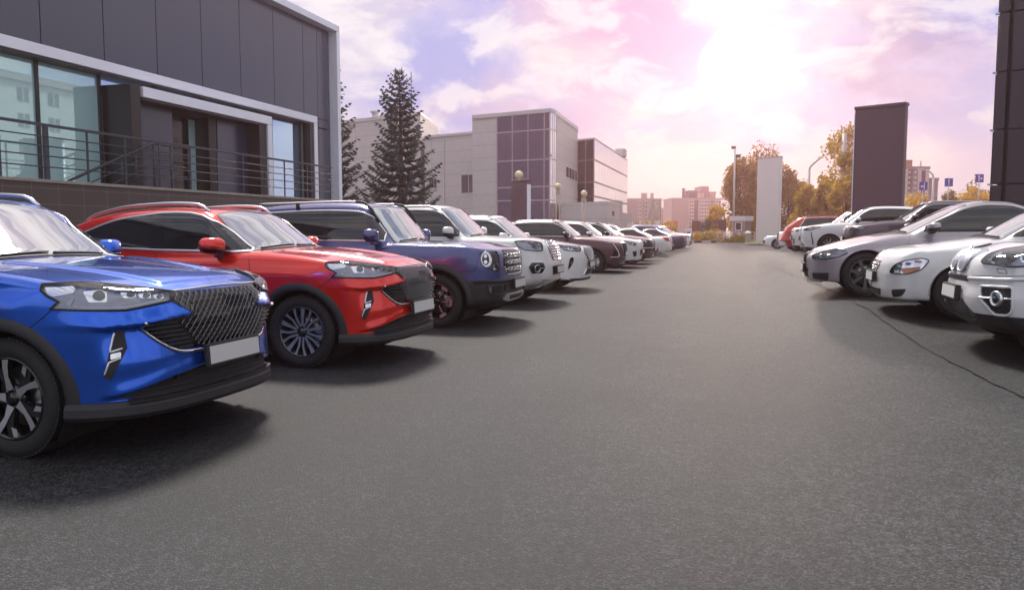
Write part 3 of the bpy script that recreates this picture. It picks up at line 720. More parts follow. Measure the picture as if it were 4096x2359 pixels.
def spokes(r, R, style):
    """spoke faces: (across, along) outlines from hub to rim, repeated; mi 0 = front face metal, 1 = sides"""
    def bar(poly, y0f, n, off=0.0, depth=.03, mi=0):
        for k in range(n):
            M = Matrix.Rotation(off + 2*math.pi*k/n, 4, 'Y'); m = len(poly)
            V = [(l, y0f(l), a) for a, l in poly] + [(l*1.0, y0f(l)+depth, a*1.15) for a, l in poly]
            r.add(V, [tuple(range(m))], mi, False, M); r.add(V, [(i, m+i, m+(i+1) % m, (i+1) % m) for i in range(m)], 1, False, M)
    dish = lambda l: .028 - .018*(l/R)
    if style == 'ten':        # five pairs of curved Y spokes, dark grey with bright faces
        for sg in (1, -1):
            c = [(.018, .05), (.020, .10), (.024, .15), (.042, .20), (.062, R-.004)]; ow = [.010, .010, .011, .012, .022]
            poly = [((a-w)*sg, l) for (a, l), w in zip(c, ow)] + [((a+w)*sg, l) for (a, l), w in list(zip(c, ow))[::-1]]
            bar(poly if sg > 0 else poly[::-1], dish, 5, 0); 
        bar([(-.014, .12), (-.024, R-.004), (.024, R-.004), (.014, .12)][::-1], lambda l: dish(l)+.002, 5, math.pi/5); bar([(-.012, .05), (-.014, .13), (.014, .13), (.012, .05)][::-1], lambda l: dish(l)+.002, 5, math.pi/5)
        bar([(-.016, .04), (-.016, .13), (.016, .13), (.016, .04)][::-1], lambda l: dish(l)+.008, 5, 0, mi=1)
    elif style == 'star':     # five broad angular two-tone spokes
        bar([(-.028, .05), (-.022, .13), (-.045, R-.05), (-.075, R-.004), (-.02, R-.004), (.0, R-.06), (.012, .12), (.028, .05)][::-1], dish, 5)
        bar([(.012, .12), (.005, R-.07), (.05, R-.004), (.085, R-.004), (.05, .15), (.03, .06)][::-1], lambda l: dish(l)+.006, 5, mi=1)
        bar([(.045, R-.075), (.10, R-.004), (.13, R-.004), (.085, R-.08)][::-1], lambda l: dish(l)+.001, 5)
    elif style == 'block':    # six spokes with blocky bright ends
        bar([(-.03, .05), (-.018, .13), (-.022, R-.07), (-.062, R-.03), (-.062, R-.004), (.062, R-.004), (.062, R-.03), (.022, R-.07), (.018, .13), (.03, .05)][::-1], dish, 6, mi=1)
        bar([(-.055, R-.05), (-.06, R-.006), (.06, R-.006), (.03, R-.06)][::-1], lambda l: dish(l)-.003, 6, mi=0)
        bar([(-.006, .06), (-.012, R-.07), (.012, R-.07), (.006, .06)][::-1], lambda l: dish(l)-.003, 6, mi=0)
    else:                     # plain multi spokes
        n = {'multi': 10, 'silver': 7, 'five': 5, 'dark': 7}.get(style, 8); w = {'five': .035, 'multi': .013, 'dark': .026}.get(style, .02)
        bar([(-w*.8, .04), (-w*.7, R*.5), (-w*1.2, R-.004), (w*1.2, R-.004), (w*.7, R*.5), (w*.8, .04)][::-1], dish, n, mi=1 if style == 'dark' else 0)
    r.lathe([(.001, .012), (.03, .012), (.033, .016), (.033, .03), (.075, .034), (.08, .06)], 28, 'y', 1)
    for k in range(5):
        a = 2*math.pi*(k+.5)/5; M = Matrix.Translation((.055*math.cos(a), 0, .055*math.sin(a))); r.lathe([(.001, .02), (.009, .021), (.01, .04)], 8, 'y', 1, M)
# ---------------------------------------------------------------- surveying: a sight line of the 2528-pixel-wide photograph and a distance give a place
_F, _CX, _CY, _H = 1966.0, 1264.0, 728.0, 1.37
_fw = Vector((-math.sin(YAW)*math.cos(PITCH), math.cos(YAW)*math.cos(PITCH), -math.sin(PITCH))); _rt = Vector((math.cos(YAW), math.sin(YAW), 0)); _up = _rt.cross(_fw)
def at(px, py, depth): return Vector((0, 0, _H)) + (_fw + _rt*((px-_CX)/_F) - _up*((py-_CY)/_F))*depth
def plan(px, depth): p = at(px, 567, depth); return (p.x, p.y)
def hgt(py, depth): return at(1264, py, depth).z
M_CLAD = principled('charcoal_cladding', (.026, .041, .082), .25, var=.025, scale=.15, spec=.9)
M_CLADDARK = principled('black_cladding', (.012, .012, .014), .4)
M_TRIM = principled('pale_aluminium', (.86, .89, .98), .42, var=.03, scale=1.5, metal=.25)
M_TEAL = principled('teal_mirror_glass', (.58, .92, .92), .012, metal=.40, coat=.6, coatr=.01)
M_BLUEGLASS = principled('blue_mirror_glass', (.50, .70, .92), .012, metal=.85)
M_MULL = principled('dark_mullion', (.015, .016, .02), .4)
M_STEEL = principled('painted_steel', (.06, .068, .085), .35, metal=.4)
M_BRUSHED = principled('brushed_steel', (.6, .6, .6), .25, metal=1.0)
M_STONECAP = principled('stone_cap', (.30, .28, .24), .6, var=.15, scale=3)
def tile_mat(name, col, joint, w, h, rough=.45, mort=.012, var=.1):
    if name in MATS: return MATS[name]
    m, nt, out = nodes(name); b = nt.nodes.new('ShaderNodeBsdfPrincipled'); tc = nt.nodes.new('ShaderNodeTexCoord'); L = nt.links.new
    br = nt.nodes.new('ShaderNodeTexBrick'); br.offset = 0; br.inputs['Scale'].default_value = 1; br.inputs['Brick Width'].default_value = w; br.inputs['Row Height'].default_value = h
    br.inputs['Mortar Size'].default_value = mort; br.inputs['Mortar Smooth'].default_value = .2; br.inputs['Bias'].default_value = 0
    br.inputs['Color1'].default_value = (*[c*(1-var) for c in col], 1); br.inputs['Color2'].default_value = (*[c*(1+var) for c in col], 1); br.inputs['Mortar'].default_value = (*joint, 1)
    sp = nt.nodes.new('ShaderNodeSeparateXYZ'); cb = nt.nodes.new('ShaderNodeCombineXYZ'); ad = nt.nodes.new('ShaderNodeMath'); ad.operation = 'ADD'
    L(tc.outputs['Object'], sp.inputs[0]); L(sp.outputs[0], ad.inputs[0]); L(sp.outputs[1], ad.inputs[1]); L(ad.outputs[0], cb.inputs[0]); L(sp.outputs[2], cb.inputs[1]); L(cb.outputs[0], br.inputs['Vector'])
    n = nt.nodes.new('ShaderNodeTexNoise'); n.inputs['Scale'].default_value = 2.5; n.inputs['Detail'].default_value = 6; L(tc.outputs['Object'], n.inputs['Vector'])
    mr = nt.nodes.new('ShaderNodeMapRange'); mr.inputs[1].default_value = .3; mr.inputs[2].default_value = .7; mr.inputs[3].default_value = .96; mr.inputs[4].default_value = 1.04; L(n.outputs['Fac'], mr.inputs[0])
    mx = nt.nodes.new('ShaderNodeMix'); mx.data_type = 'RGBA'; mx.blend_type = 'MULTIPLY'; mx.inputs['Factor'].default_value = 1; L(br.outputs['Color'], mx.inputs['A']); L(mr.outputs[0], mx.inputs['B'])
    L(mx.outputs['Result'], b.inputs['Base Color']); b.inputs['Roughness'].default_value = rough
    bp = nt.nodes.new('ShaderNodeBump'); bp.inputs['Strength'].default_value = .4; bp.inputs['Distance'].default_value = .01; bp.invert = True; L(br.outputs['Fac'], bp.inputs['Height']); L(bp.outputs[0], b.inputs['Normal'])
    L(b.outputs[0], out.inputs[0]); MATS[name] = m; return m
M_BROWNTILE = tile_mat('brown_granite_tile', (.072, .054, .048), (.18, .15, .14), .62, .31, .38, .006, .08)
M_PANEL = tile_mat('beige_wall_panel', (.60, .565, .55), (.24, .22, .22), 3.4, 1.15, .5, .012, .025)
M_PANEL2 = tile_mat('warm_grey_panel', (.54, .50, .49), (.2, .18, .18), 3.0, 1.15, .5, .012, .025)
def textmesh(body, size, mat, name, parent=None, M=None, extrude=.01):
    cu = bpy.data.curves.new(name, 'FONT'); cu.body = body; cu.size = size; cu.extrude = extrude; cu.align_x = 'CENTER'; cu.align_y = 'CENTER'
    t = bpy.data.objects.new(name+'_tmp', cu); COL.objects.link(t); bpy.context.view_layer.update()
    me = bpy.data.meshes.new_from_object(t.evaluated_get(bpy.context.evaluated_depsgraph_get())); bpy.data.objects.remove(t); bpy.data.curves.remove(cu)
    me.materials.clear(); me.materials.append(mat); o = bpy.data.objects.new(name, me); link(o, parent)
    if M is not None: o.matrix_local = M
    return o
# ---------------------------------------------------------------- the showroom on the left
def showroom():
    X = -14.6; r = thing('showroom_building', 'charcoal clad showroom with pale metal frames and teal glass on the left', 'building', (X, 12, 0)); o = lambda a, b: (a - X, b - X)
    def bx(name, x0, x1, y0, y1, z0, z1, mat, bev=.004, parent=None): return MB().box(x0-X, x1-X, y0-12, y1-12, z0, z1, 0, bev).build(name, mat, parent or r)
    bx('core', -32, -14.95, -4, 26.45, 0, 8.55, M_CLADDARK, 0)
    cl = MB(); ys = [13.91 + 1.769*k for k in range(-9, 7)] + [25.45, 26.30]
    for a, b in zip(ys, ys[1:]): cl.box(-.30, -.02, a+.012-12, b-.012-12, 5.285, 8.44, 0, .006)
    for a, b, z0, z1 in ((25.07, 25.45, 2.3, 4.94), (25.45, 26.3, 2.3, 4.94), (25.07, 25.45, 4.97, 5.27), (25.45, 26.3, 4.97, 5.27)): cl.box(-.30, -.02, a+.012-12, b-.012-12, z0, z1, 0, .005)
    cl.build('wall_cladding', M_CLAD, r)
    f = MB(); f.box(-.6, .30, -16, 14.52, 8.46, 8.68, 0, .01); f.build('roof_edge_trim', M_TRIM, r)
    bx('corner_trim', -15.2, -14.3, 26.31, 26.53, 0, 8.455, M_TRIM, .01)
    bx('window_frame', -15.1, -14.42, -4, 25.06, 5.04, 5.28, M_TRIM, .01); bx('window_frame', -15.1, -14.42, 24.84, 25.06, 2.28, 5.035, M_TRIM, .01)
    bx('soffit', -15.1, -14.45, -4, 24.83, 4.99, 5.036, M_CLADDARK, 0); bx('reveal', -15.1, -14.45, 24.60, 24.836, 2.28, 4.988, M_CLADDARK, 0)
    edges = [3.4, 5.1, 6.9, 8.6, 10.36, 12.12, 13.88, 15.62]
    for a, b in zip(edges, edges[1:]):
        w = bx('window', -14.82, -14.79, a+.035, b-.035, 2.3, 4.985, M_TEAL, 0)
        bx('mullion', -14.84, -14.73, b-.034, b+.034, 2.3, 4.985, M_MULL, .004, w)
    for a, b, z0 in ((15.66, 17.5, 4.60), (17.5, 19.3, 4.60), (19.3, 21.05, 4.60), (21.05, 21.95, 4.60), (15.66, 16.3, 2.3)):
        w = bx('window', -14.82, -14.79, a+.03, b-.03, z0+.03, 4.985 if z0 > 3 else 4.58, M_BLUEGLASS if z0 > 3 else M_TEAL, 0); bx('mullion', -14.84, -14.73, b-.03, b+.03, z0, 4.985 if z0 > 3 else 4.58, M_MULL, .004, w)
    for a, b in ((21.95, 22.74), (22.74, 24.44)):
        w = bx('window', -14.82, -14.79, a+.03, b-.03, 2.3, 4.985, M_BLUEGLASS, 0); bx('mullion', -14.84, -14.73, b-.03, b+.03, 2.3, 4.985, M_MULL, .004, w)
    bx('mullion', -14.84, -14.73, 24.47, 24.60, 2.3, 4.985, principled('grey_mullion', (.16, .20, .20), .4), .004)
    # entrance
    bx('entrance_frame', -14.42, -13.92, 16.1, 21.5, 4.53, 4.78, M_TRIM, .01); bx('entrance_frame', -14.42, -13.92, 21.28, 21.5, 2.28, 4.525, M_TRIM, .01)
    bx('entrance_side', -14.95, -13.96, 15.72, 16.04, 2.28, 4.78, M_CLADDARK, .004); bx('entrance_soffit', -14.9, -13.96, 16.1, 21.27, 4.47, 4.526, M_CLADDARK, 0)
    bx('entrance_panel', -14.55, -14.40, 16.06, 17.66, 3.36, 4.465, M_CLAD); bx('entrance_panel', -14.55, -14.40, 16.06, 17.66, 2.28, 3.345, M_CLAD)
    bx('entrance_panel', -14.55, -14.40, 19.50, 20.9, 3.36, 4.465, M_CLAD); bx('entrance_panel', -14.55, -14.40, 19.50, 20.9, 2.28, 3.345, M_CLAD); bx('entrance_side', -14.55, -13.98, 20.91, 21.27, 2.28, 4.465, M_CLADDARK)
    d = bx('door', -14.92, -14.86, 17.68, 18.86, 2.28, 4.465, M_GLOSSBLACK); MB().tube([(-14.70-X, 17.86-12, 2.62), (-14.70-X, 17.86-12, 3.95)], .022, 8).build('door_handle', M_BRUSHED, d)
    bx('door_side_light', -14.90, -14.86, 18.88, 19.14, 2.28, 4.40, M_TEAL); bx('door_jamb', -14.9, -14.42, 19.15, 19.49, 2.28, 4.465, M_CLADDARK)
showroom()
def terrace():
    r = thing('terrace_wall', 'brown granite tiled terrace wall in front of the showroom', 'wall', (-13, 12, 0))
    MB().box(-.35, 0, -16, 12.45, 0, 2.27).build('wall', M_BROWNTILE, r); MB().box(-2.0, -.36, -16, 12.6, 2.0, 2.24).build('deck', M_STONECAP, r)
    MB().box(-.40, .04, -16, 12.50, 2.272, 2.335, 0, .008).build('coping', M_STONECAP, r)
terrace()
def railing():
    r = thing('metal_railing', 'grey tubular railing along the terrace wall edge', 'railing', (-13.12, 12, 2.335))
    for y in (11.42, 12.48, 13.5, 14.55, 15.62, 16.68, 17.74, 18.82, 19.84, 20.84, 22.1, 23.55):
        s = .05 if y < 13 else .022; MB().box(-s*.6, s*.6, y-s-12, y+s-12, 0, 1.03, 0, .004).build('post', M_STEEL, r)
    MB().box(-.03, .03, -5, 11.62, 1.03, 1.085, 0, .008).build('top_rail', M_STEEL, r)
    for z in (.83, .65, .46, .25): MB().tube([(.035, -5, z), (.035, 11.62, z)], .013, 6).build('rail', M_STEEL, r)
    s = thing('stair_railing', 'sloping handrail of the stairs behind the terrace railing', 'railing', (-13.9, 12, 2.3))
    P = [(0, 1.75, .10), (0, 4.35, 1.16), (0, 5.6, 1.16)]
    MB().tube(P, .032, 8).build('top_rail', M_STEEL, s)
    for dz in (-.25, -.5, -.75): MB().tube([(0, max(1.9, 1.75-dz*2.4), max(.02, .10+dz+(-dz*2.4)*.41)), (0, 4.35, 1.16+dz), (0, 5.6, 1.16+dz)], .015, 6).build('rail', M_STEEL, s)
    for y, z in ((3.3, .73), (3.75, .92), (4.35, 1.16), (4.95, 1.16), (5.6, 1.16)): MB().tube([(0, y, 0), (0, y, z)], .022, 6).build('post', M_STEEL, s)
railing()
# ---------------------------------------------------------------- office block beyond
M_DARKGLASS = principled('plum_tinted_glass', (.085, .06, .10), .02, metal=.55, spec=.8)
M_SKYGLASS = principled('mirror_curtain_glass', (.97, .96, 1.0), .012, metal=1.0)
M_WINGLASS = principled('window_glass', (.05, .045, .055), .05, metal=.3)
M_WHITEFRAME = principled('white_frame', (.62, .60, .60), .4)
M_MULLDARK = principled('rose_mullion', (.20, .12, .14), .4)
M_MULLPALE = principled('pale_mullion', (.5, .42, .44), .4, metal=.3)
def wall_frame(P, Q):
    """matrix whose x runs from P to Q along the wall and whose -y looks out to the right-hand side seen from P to Q"""
    u = Vector((Q[0]-P[0], Q[1]-P[1], 0)); l = u.length; u.normalize(); n = Vector((u.y, -u.x, 0))
    return Matrix(((u.x, -n.x, 0, P[0]), (u.y, -n.y, 0, P[1]), (0, 0, 1, 0), (0, 0, 0, 1))), l
def on_wall(root, M, name, x0, x1, z0, z1, out_, back, mat, parent=None, bev=0):
    return MB().box(x0, x1, -out_, back, z0, z1, 0, bev, root.matrix_basis.inverted() @ M).build(name, mat, parent or root)
def office():
    A, B, A2, Cc = plan(1357, 71.0), plan(1167, 75.4), plan(1371, 72.2), plan(1424, 84.0); G = plan(1228, 73.9)
    r = thing('office_building', 'beige panelled office block with plum glass tower and mirror glass wing', 'building', (A[0], A[1], 0)); bpy.context.view_layer.update(); iv = r.matrix_basis.inverted()
    loc = lambda P: (P[0]-A[0], P[1]-A[1])
    back = lambda P, d: (P[0] - 2.0*d/10, P[1] + d)
    def block(name, pts, z0, z1, mat): return MB().prism([loc(p) for p in pts], z0, z1).build(name, mat, r)
    H = 12.0
    block('tower_wall', [B, G, plan(1300, 76), back(B, 12)], 0, H-.35, M_PANEL)
    block('tower_roof', [plan(1166, 75.2), plan(1358, 70.8), plan(1372, 72.1), plan(1426, 84), back(Cc, 4), back(B, 12)], H-.349, H, M_WHITEFRAME)
    block('side_wall', [A2, Cc, back(Cc, 6), plan(1300, 80)], 0, H-.35, M_PANEL2)
    for (P, Q, cols, nm) in ((G, A, 3.35, 'glass_front'), (A, A2, 3, 'glass_corner')):
        M, l = wall_frame(P, Q); gl = on_wall(r, M, nm, 0, l, 0, H-.36, .05, .02, M_DARKGLASS if nm == 'glass_front' else M_SKYGLASS)
        xs = [0, l*.30, l*.60, l*.90, l] if nm == 'glass_front' else [l*.33, l*.66, l]
        for x in xs: on_wall(r, M, 'mullion', x-.05, x+.05, 0, H-.37, .075, -.051, M_MULLPALE, gl)
        for z in (2.1, 4.0, 5.2, 7.6, 10.2): on_wall(r, M, 'transom', 0, l, z-.05, z+.05, .070, -.052, M_MULLPALE, gl)
    M, l = wall_frame(A2, Cc)
    for z0, a, b in ((6.3, .42, .97), (2.6, .46, .98)):
        for k in range(4):
            x = l*(a + (b-a)*k/4); w = on_wall(r, M, 'window', x, x+l*(b-a)/4*.92, z0, z0+1.25, .06, .02, M_WHITEFRAME); on_wall(r, M, 'pane', x+.14, x+l*(b-a)/4*.92-.14, z0+.14, z0+1.11, .08, -.061, M_WINGLASS, w)
    # low wings to the left
    P1, P2, P3 = plan(1175, 78.8), plan(1050, 82.7), plan(845, 90.0); P2b = plan(1040, 83.0)
    block('wing_wall', [P2, P1, back(P1, 10), back(P2, 10)], 0, 10.7, M_PANEL); block('wing_roof_edge', [plan(1049, 82.5), plan(1176, 78.6), back(P1, 10.2), back(P2, 10.2)], 10.702, 10.95, M_WHITEFRAME)
    block('rear_wall', [P3, P2b, back(P2b, 10), back(P3, 10)], 0, 13.1, M_PANEL); block('rear_roof_edge', [plan(844, 89.8), plan(1041, 82.8), back(P2b, 10.2), back(P3, 10.2)], 13.102, 13.45, M_WHITEFRAME)
    M, l = wall_frame(P2, P1)
    for a, b, z0, z1 in ((.08, .26, 5.5, 6.7), (.72, .98, 4.9, 6.9), (.36, .40, 3.0, 3.4)):
        w = on_wall(r, M, 'window', l*a, l*b, z0, z1, .06, .02, M_WHITEFRAME); m_ = (a+b)/2
        on_wall(r, M, 'pane', l*a+.12, l*m_+.1 if b-a > .1 else l*b-.08, z0+.12, z1-.12, .09, -.061, M_WINGLASS, w)
        if b-a > .1: on_wall(r, M, 'pane', l*m_+.2, l*b-.12, z0+.12, z1-.12, .09, -.061, M_WINGLASS, w)
    on_wall(r, M, 'downpipe', l*.38, l*.40, 0, 10.6, .12, -.01, M_WHITEFRAME)
    v = at(928, 293, 86); MB().lathe([(.42, 0), (.42, .5), (.62, .52), (.62, .75), (.02, .8)], 16).build('roof_vent', M_TRIM, r, (v.x-A[0], v.y-A[1], 13.4))
    mst = at(1016, 280, 86); MB().tube([(mst.x-A[0], mst.y-A[1], 10), (mst.x-A[0], mst.y-A[1], hgt(180, 86))], .05, 6).build('antenna', M_STEEL, r)
    # mirror-glass wing to the right
    D0, D, E = plan(1426, 86.5), plan(1465, 84.5), plan(1546, 111.0); HW = 11.0
    block('glass_wing', [D0, D, E, back(E, 4), back(D0, 20)], 0, HW-.2, M_PANEL2); block('glass_wing_roof', [plan(1425, 86.3), plan(1466, 84.3), plan(1547, 111), back(E, 4.2), back(D0, 20.2)], HW-.198, HW, M_WHITEFRAME)
    for (P, Q, n, mt) in ((D0, D, 2, M_DARKGLASS), (D, E, 24, M_SKYGLASS)):
        M, l = wall_frame(P, Q); gl = on_wall(r, M, 'curtain_wall', 0, l, 0, HW-.21, .05, .02, mt)
        for k in range(n+1): on_wall(r, M, 'mullion', l*k/n-.06, l*k/n+.06, 0, HW-.22, .062, -.051, M_MULLPALE, gl)
        for z in (3.0, 4.9, 6.4, 8.7): on_wall(r, M, 'transom', 0, l, z-.09, z+.09, .060, -.0505, M_MULLDARK, gl)
    pb = at(1533, 385, 106); MB().box(-.6, .6, -1.0, 1.0, 0, 1.0).build('roof_cabin', M_PANEL2, r, (pb.x-A[0], pb.y-A[1], HW))
    # low entrance pavilion
    L0, L1, L2, L3 = plan(1384, 71.5), plan(1500, 67.0), plan(1559, 84.0), plan(1520, 92); 
    block('pavilion_wall', [L0, L1, plan(1530, 74.5), plan(1460, 84), plan(1400, 80)], 0, 3.75, M_PANEL)
    block('pavilion_end', [plan(1530.5, 74.6), L2, L3, plan(1480, 84)], 0, 3.0, M_PANEL2)
    M, l = wall_frame(L0, L1); on_wall(r, M, 'doorway', l*.80, l*.90, 0, 1.75, .03, .02, M_WINGLASS); on_wall(r, M, 'canopy', l*.34, l*.82, .2, 1.85, .9, -.01, M_CLAD)
    M, l = wall_frame(L1, plan(1530, 74.5)); t = textmesh('LEPK', .62, M_STEEL, 'sign_letters', r, iv @ M @ Matrix.Translation((l*.38, -.06, 2.75)) @ Matrix.Rotation(math.pi/2, 4, 'X')); on_wall(r, M, 'doorway', l*.15, l*.75, 0, 1.65, .03, .02, M_WINGLASS)
    M, l = wall_frame(plan(1530.5, 74.6), L2)
    sg = on_wall(r, M, 'sign_board', l*.50, l*.86, 1.5, 2.0, .10, -.01, M_WHITEFRAME)
office()
# ---------------------------------------------------------------- slabs, lamps, signs
def slab(name, label, cat, p0, p1, depth, h, mat, cap=None, z0=0.0):
    P, Q = plan(*p0), plan(*p1); M, l = wall_frame(P, Q); r = thing(name, label, cat, (P[0], P[1], z0)); r.rotation_euler = M.to_euler()
    MB().box(0, l, 0, depth, 0, h-.12, 0, .02).build('panel', mat, r); MB().box(-.03, l+.03, -.03, depth+.03, h-.119, h, 0, .02).build('cap', cap or mat, r); return r, l
M_PYLON = principled('plum_grey_panel', (.115, .066, .085), .38, var=.04, scale=.5)
M_WHITEPANEL = principled('white_panel', (.82, .80, .80), .4, var=.02, scale=.6)
r_, l_ = slab('advertising_pylon', 'tall blank dark pylon standing behind the white crossover', 'pylon', (2101, 30.2), (2223, 29.0), .34, hgt(262, 29.6), M_PYLON)
MB().box(-.035, -.004, .02, .32, 0, 5.7, 0, .004).build('edge_trim', M_TRIM, r_)
r_, l_ = slab('advertising_pylon', 'tall blank white pylon beside the grass island at the far end', 'pylon', (1866, 79.5), (1920, 77.5), .5, hgt(389, 78.5), M_WHITEPANEL, principled('grey_cap', (.40, .38, .39), .5))
M_PLUMCLAD = principled('plum_cladding', (.050, .036, .046), .35, var=.03, scale=.3)
def dark_tower():
    r = thing('clad_tower', 'black panelled tower cut off by the right edge of the picture', 'tower', (*plan(2443, 17.2), .3)); P, Q = plan(2443, 17.2), plan(2720, 15.8); M, l = wall_frame(P, Q); r.rotation_euler = M.to_euler()
    zs = [0, .9, 1.22, hgt(455, 17), hgt(322, 17), hgt(182, 17), hgt(40, 17), 8.2]; zs = [0] + [z-.3 for z in zs[3:]]
    MB().box(.08, l, .09, 2.4, 0, zs[-1]-.02).build('core', M_CLADDARK, r)
    for a, b in zip(zs, zs[1:]):
        MB().box(.26, l, .0, .088, a+.012, b-.012, 0, .006).build('panel', M_PLUMCLAD, r); MB().box(.0, .19, -.05, .088, a+.02, b-.02, 0, .006).build('corner_panel', M_PLUMCLAD, r); MB().box(-.06, .075, .10, 2.4, a+.02, b-.02, 0, .006).build('side_panel', M_CLADDARK, r)
        if a > 0: MB().box(-.075, .01, -.056, .02, a-.018, a+.018).build('clip', M_BRUSHED, r)
dark_tower()
M_GLOBE = principled('opal_globe', (.78, .68, .42), .35); M_POST = principled('cream_post', (.50, .42, .36), .5)
def globe_lamp(label, px, pyc, Z, twin=True, rr=.26):
    x, y = plan(px, Z); zc = hgt(pyc, Z); r = thing('globe_lamp', label, 'lamp', (x, y, 0), 0, 'globe lamps along the office forecourt')
    g = MB(); g.sphere((0, 0, zc), rr, 14); g.build('globe', M_GLOBE, r); MB().lathe([(.06, zc-rr-.12), (.10, zc-rr-.02), (.10, zc-rr+.04)], 12).build('globe_holder', M_POST, r)
    if twin:
        for s in (-.14, .14): MB().tube([(s, 0, 0), (s, 0, zc-rr-.35)], .045, 8).build('post', M_POST, r)
        MB().box(-.2, .2, -.05, .05, zc-rr-.36, zc-rr-.12, 0, .01).build('bracket', M_POST, r)
    else: MB().tube([(0, 0, 0), (0, 0, zc-rr-.1)], .05, 8).build('post', M_POST, r)
globe_lamp('globe lamp showing just above the dark blank sign board', 1281, 433, 56, False, .30); globe_lamp('globe lamp on twin posts at the glass tower corner', 1377, 461, 62); globe_lamp('globe lamp on twin posts before the low pavilion', 1441, 478, 63, True, .25)
r_, l_ = slab('sign_board', 'dark blank sign board on a short post before the glass tower', 'sign', (1262, 52), (1300, 51.3), .45, hgt(445, 52)-hgt(548, 52), M_PYLON, None, hgt(548, 52))
MB().box(l_*.4, l_*.6, .1, .35, -hgt(548, 52), -.002).build('post', M_STEEL, r_); MB().box(l_+.001, l_+.03, .02, .43, .1, 2.4, 0, .004).build('edge_trim', M_TRIM, r_)
# ---------------------------------------------------------------- trees
def leaf_mat(name, col, trans=.4, var=.45):
    if name in MATS: return MATS[name]
    m, nt, out = nodes(name); L = nt.links.new; tc = nt.nodes.new('ShaderNodeTexCoord'); n = nt.nodes.new('ShaderNodeTexNoise'); n.inputs['Scale'].default_value = 1.1; n.inputs['Detail'].default_value = 6; L(tc.outputs['Object'], n.inputs['Vector'])
    cr = nt.nodes.new('ShaderNodeValToRGB'); cr.color_ramp.elements[0].position = .3; cr.color_ramp.elements[1].position = .7
    cr.color_ramp.elements[0].color = (*[c*(1-var) for c in col], 1); cr.color_ramp.elements[1].color = (*[min(1, c*(1+var)) for c in col], 1); L(n.outputs['Fac'], cr.inputs[0])
    d = nt.nodes.new('ShaderNodeBsdfDiffuse'); t = nt.nodes.new('ShaderNodeBsdfTranslucent'); L(cr.outputs[0], d.inputs[0]); L(cr.outputs[0], t.inputs[0])
    mx = nt.nodes.new('ShaderNodeMixShader'); mx.inputs[0].default_value = trans; L(d.outputs[0], mx.inputs[1]); L(t.outputs[0], mx.inputs[2]); L(mx.outputs[0], out.inputs[0]); MATS[name] = m; return m
M_BARK = principled('bark', (.07, .05, .035), .9, var=.3, scale=6)
M_NEEDLE = leaf_mat('spruce_needles', (.13, .175, .165), .3, .45)
M_AUTUMN = leaf_mat('autumn_leaves', (.48, .31, .035), .5); M_RUST = leaf_mat('rust_leaves', (.38, .22, .035), .45); M_OLIVE = leaf_mat('olive_leaves', (.24, .19, .03), .45); M_YELLOW = leaf_mat('yellow_leaves', (.60, .38, .03), .5)
NPR = np.random.default_rng(11)
def tris_obj(name, T, mat, parent):
    T = np.asarray(T).reshape(-1, 3); n = len(T)//3; me = bpy.data.meshes.new(name); me.vertices.add(n*3); me.vertices.foreach_set('co', T.ravel()); me.loops.add(n*3); me.loops.foreach_set('vertex_index', np.arange(n*3, dtype=np.int32))
    me.polygons.add(n); me.polygons.foreach_set('loop_start', np.arange(0, n*3, 3, dtype=np.int32)); me.polygons.foreach_set('loop_total', np.full(n, 3, np.int32)); me.materials.append(mat); me.update(calc_edges=True); me.validate()
    return link(bpy.data.objects.new(name, me), parent)
def spruce(label, x, y, h, rb, seed=1, z0=.25, dens=1.0, group=None):
    g = np.random.default_rng(seed); r = thing('spruce_tree', label, 'tree', (x, y, 0), 0, group)
    MB().tube([(0, 0, 0), (.03, .02, h*.5), (0, 0, h)], [h*.02, h*.012, .012], 8).build('trunk', M_BARK, r); T = []; br = MB()
    z = z0
    while z < h*.985:
        f = 1 - z/h; Lb = rb*(f**.8)*(.86+.28*g.random()) + .14; nb = max(5, int((6+3*f)*dens)); a0 = g.random()*6.28
        for k in range(nb):
            a = a0 + 6.283*k/nb + g.normal()*.14; l = Lb*(.72+.42*g.random()); up = .12 + .5*(1-f)**2
            ns = max(5, int(l/.11*dens)); d = np.array([math.cos(a), math.sin(a), 0]); s = np.array([-d[1], d[0], 0])
            P = [np.array([0, 0, z]) + d*l*t + np.array([0, 0, l*(up*t - .42*t*(1-t)*1.0*f + .16*t*t*t)]) for t in np.linspace(.0, 1, ns)]
            if h < 20 and l > .5: br.tube([tuple(P[0]), tuple(P[ns//2]), tuple(P[-1])], [.022*f+.008, .012*f+.006, .005], 4, cap=False)
            for i in range(1, ns):
                t = i/(ns-1); tl = (.17+.30*(1-t))*min(1, l/.9)*(.8+.5*g.random())
                dirs = [d*.9+s*.0] if i == ns-1 else [d*.62+s*.78, d*.62-s*.78]
                if g.random() < .5: dirs.append(d*.5 + np.array([0, 0, -.25]))
                for q in dirs:
                    q = q/np.linalg.norm(q) + np.array([0, 0, g.normal()*.10+.02]); p0 = P[i]; p1 = p0 + q*tl
                    for _ in range(4):   # a twig: four crossing slivers with ragged tips
                        w = g.normal(size=3); w -= q*np.dot(w, q); w = w/np.linalg.norm(w)*(.030+.025*g.random()); m = p0 + q*tl*(.25+.35*g.random())
                        T += [p0, m + w, p1 + g.normal(size=3)*.015, p0, p1 + g.normal(size=3)*.015, m - w]
        z += (.22 + .20*f)*(h/8)**.5/dens**.3
    tris_obj('crown', np.array(T), M_NEEDLE, r)
    if br.v: br.build('branches', M_BARK, r)
    return r
spruce('full blue-green spruce standing in front of the beige office wall', *plan(990, 35.5), hgt(178, 35.5), 2.15, 3, dens=1.05, group='spruce trees beside the showroom')
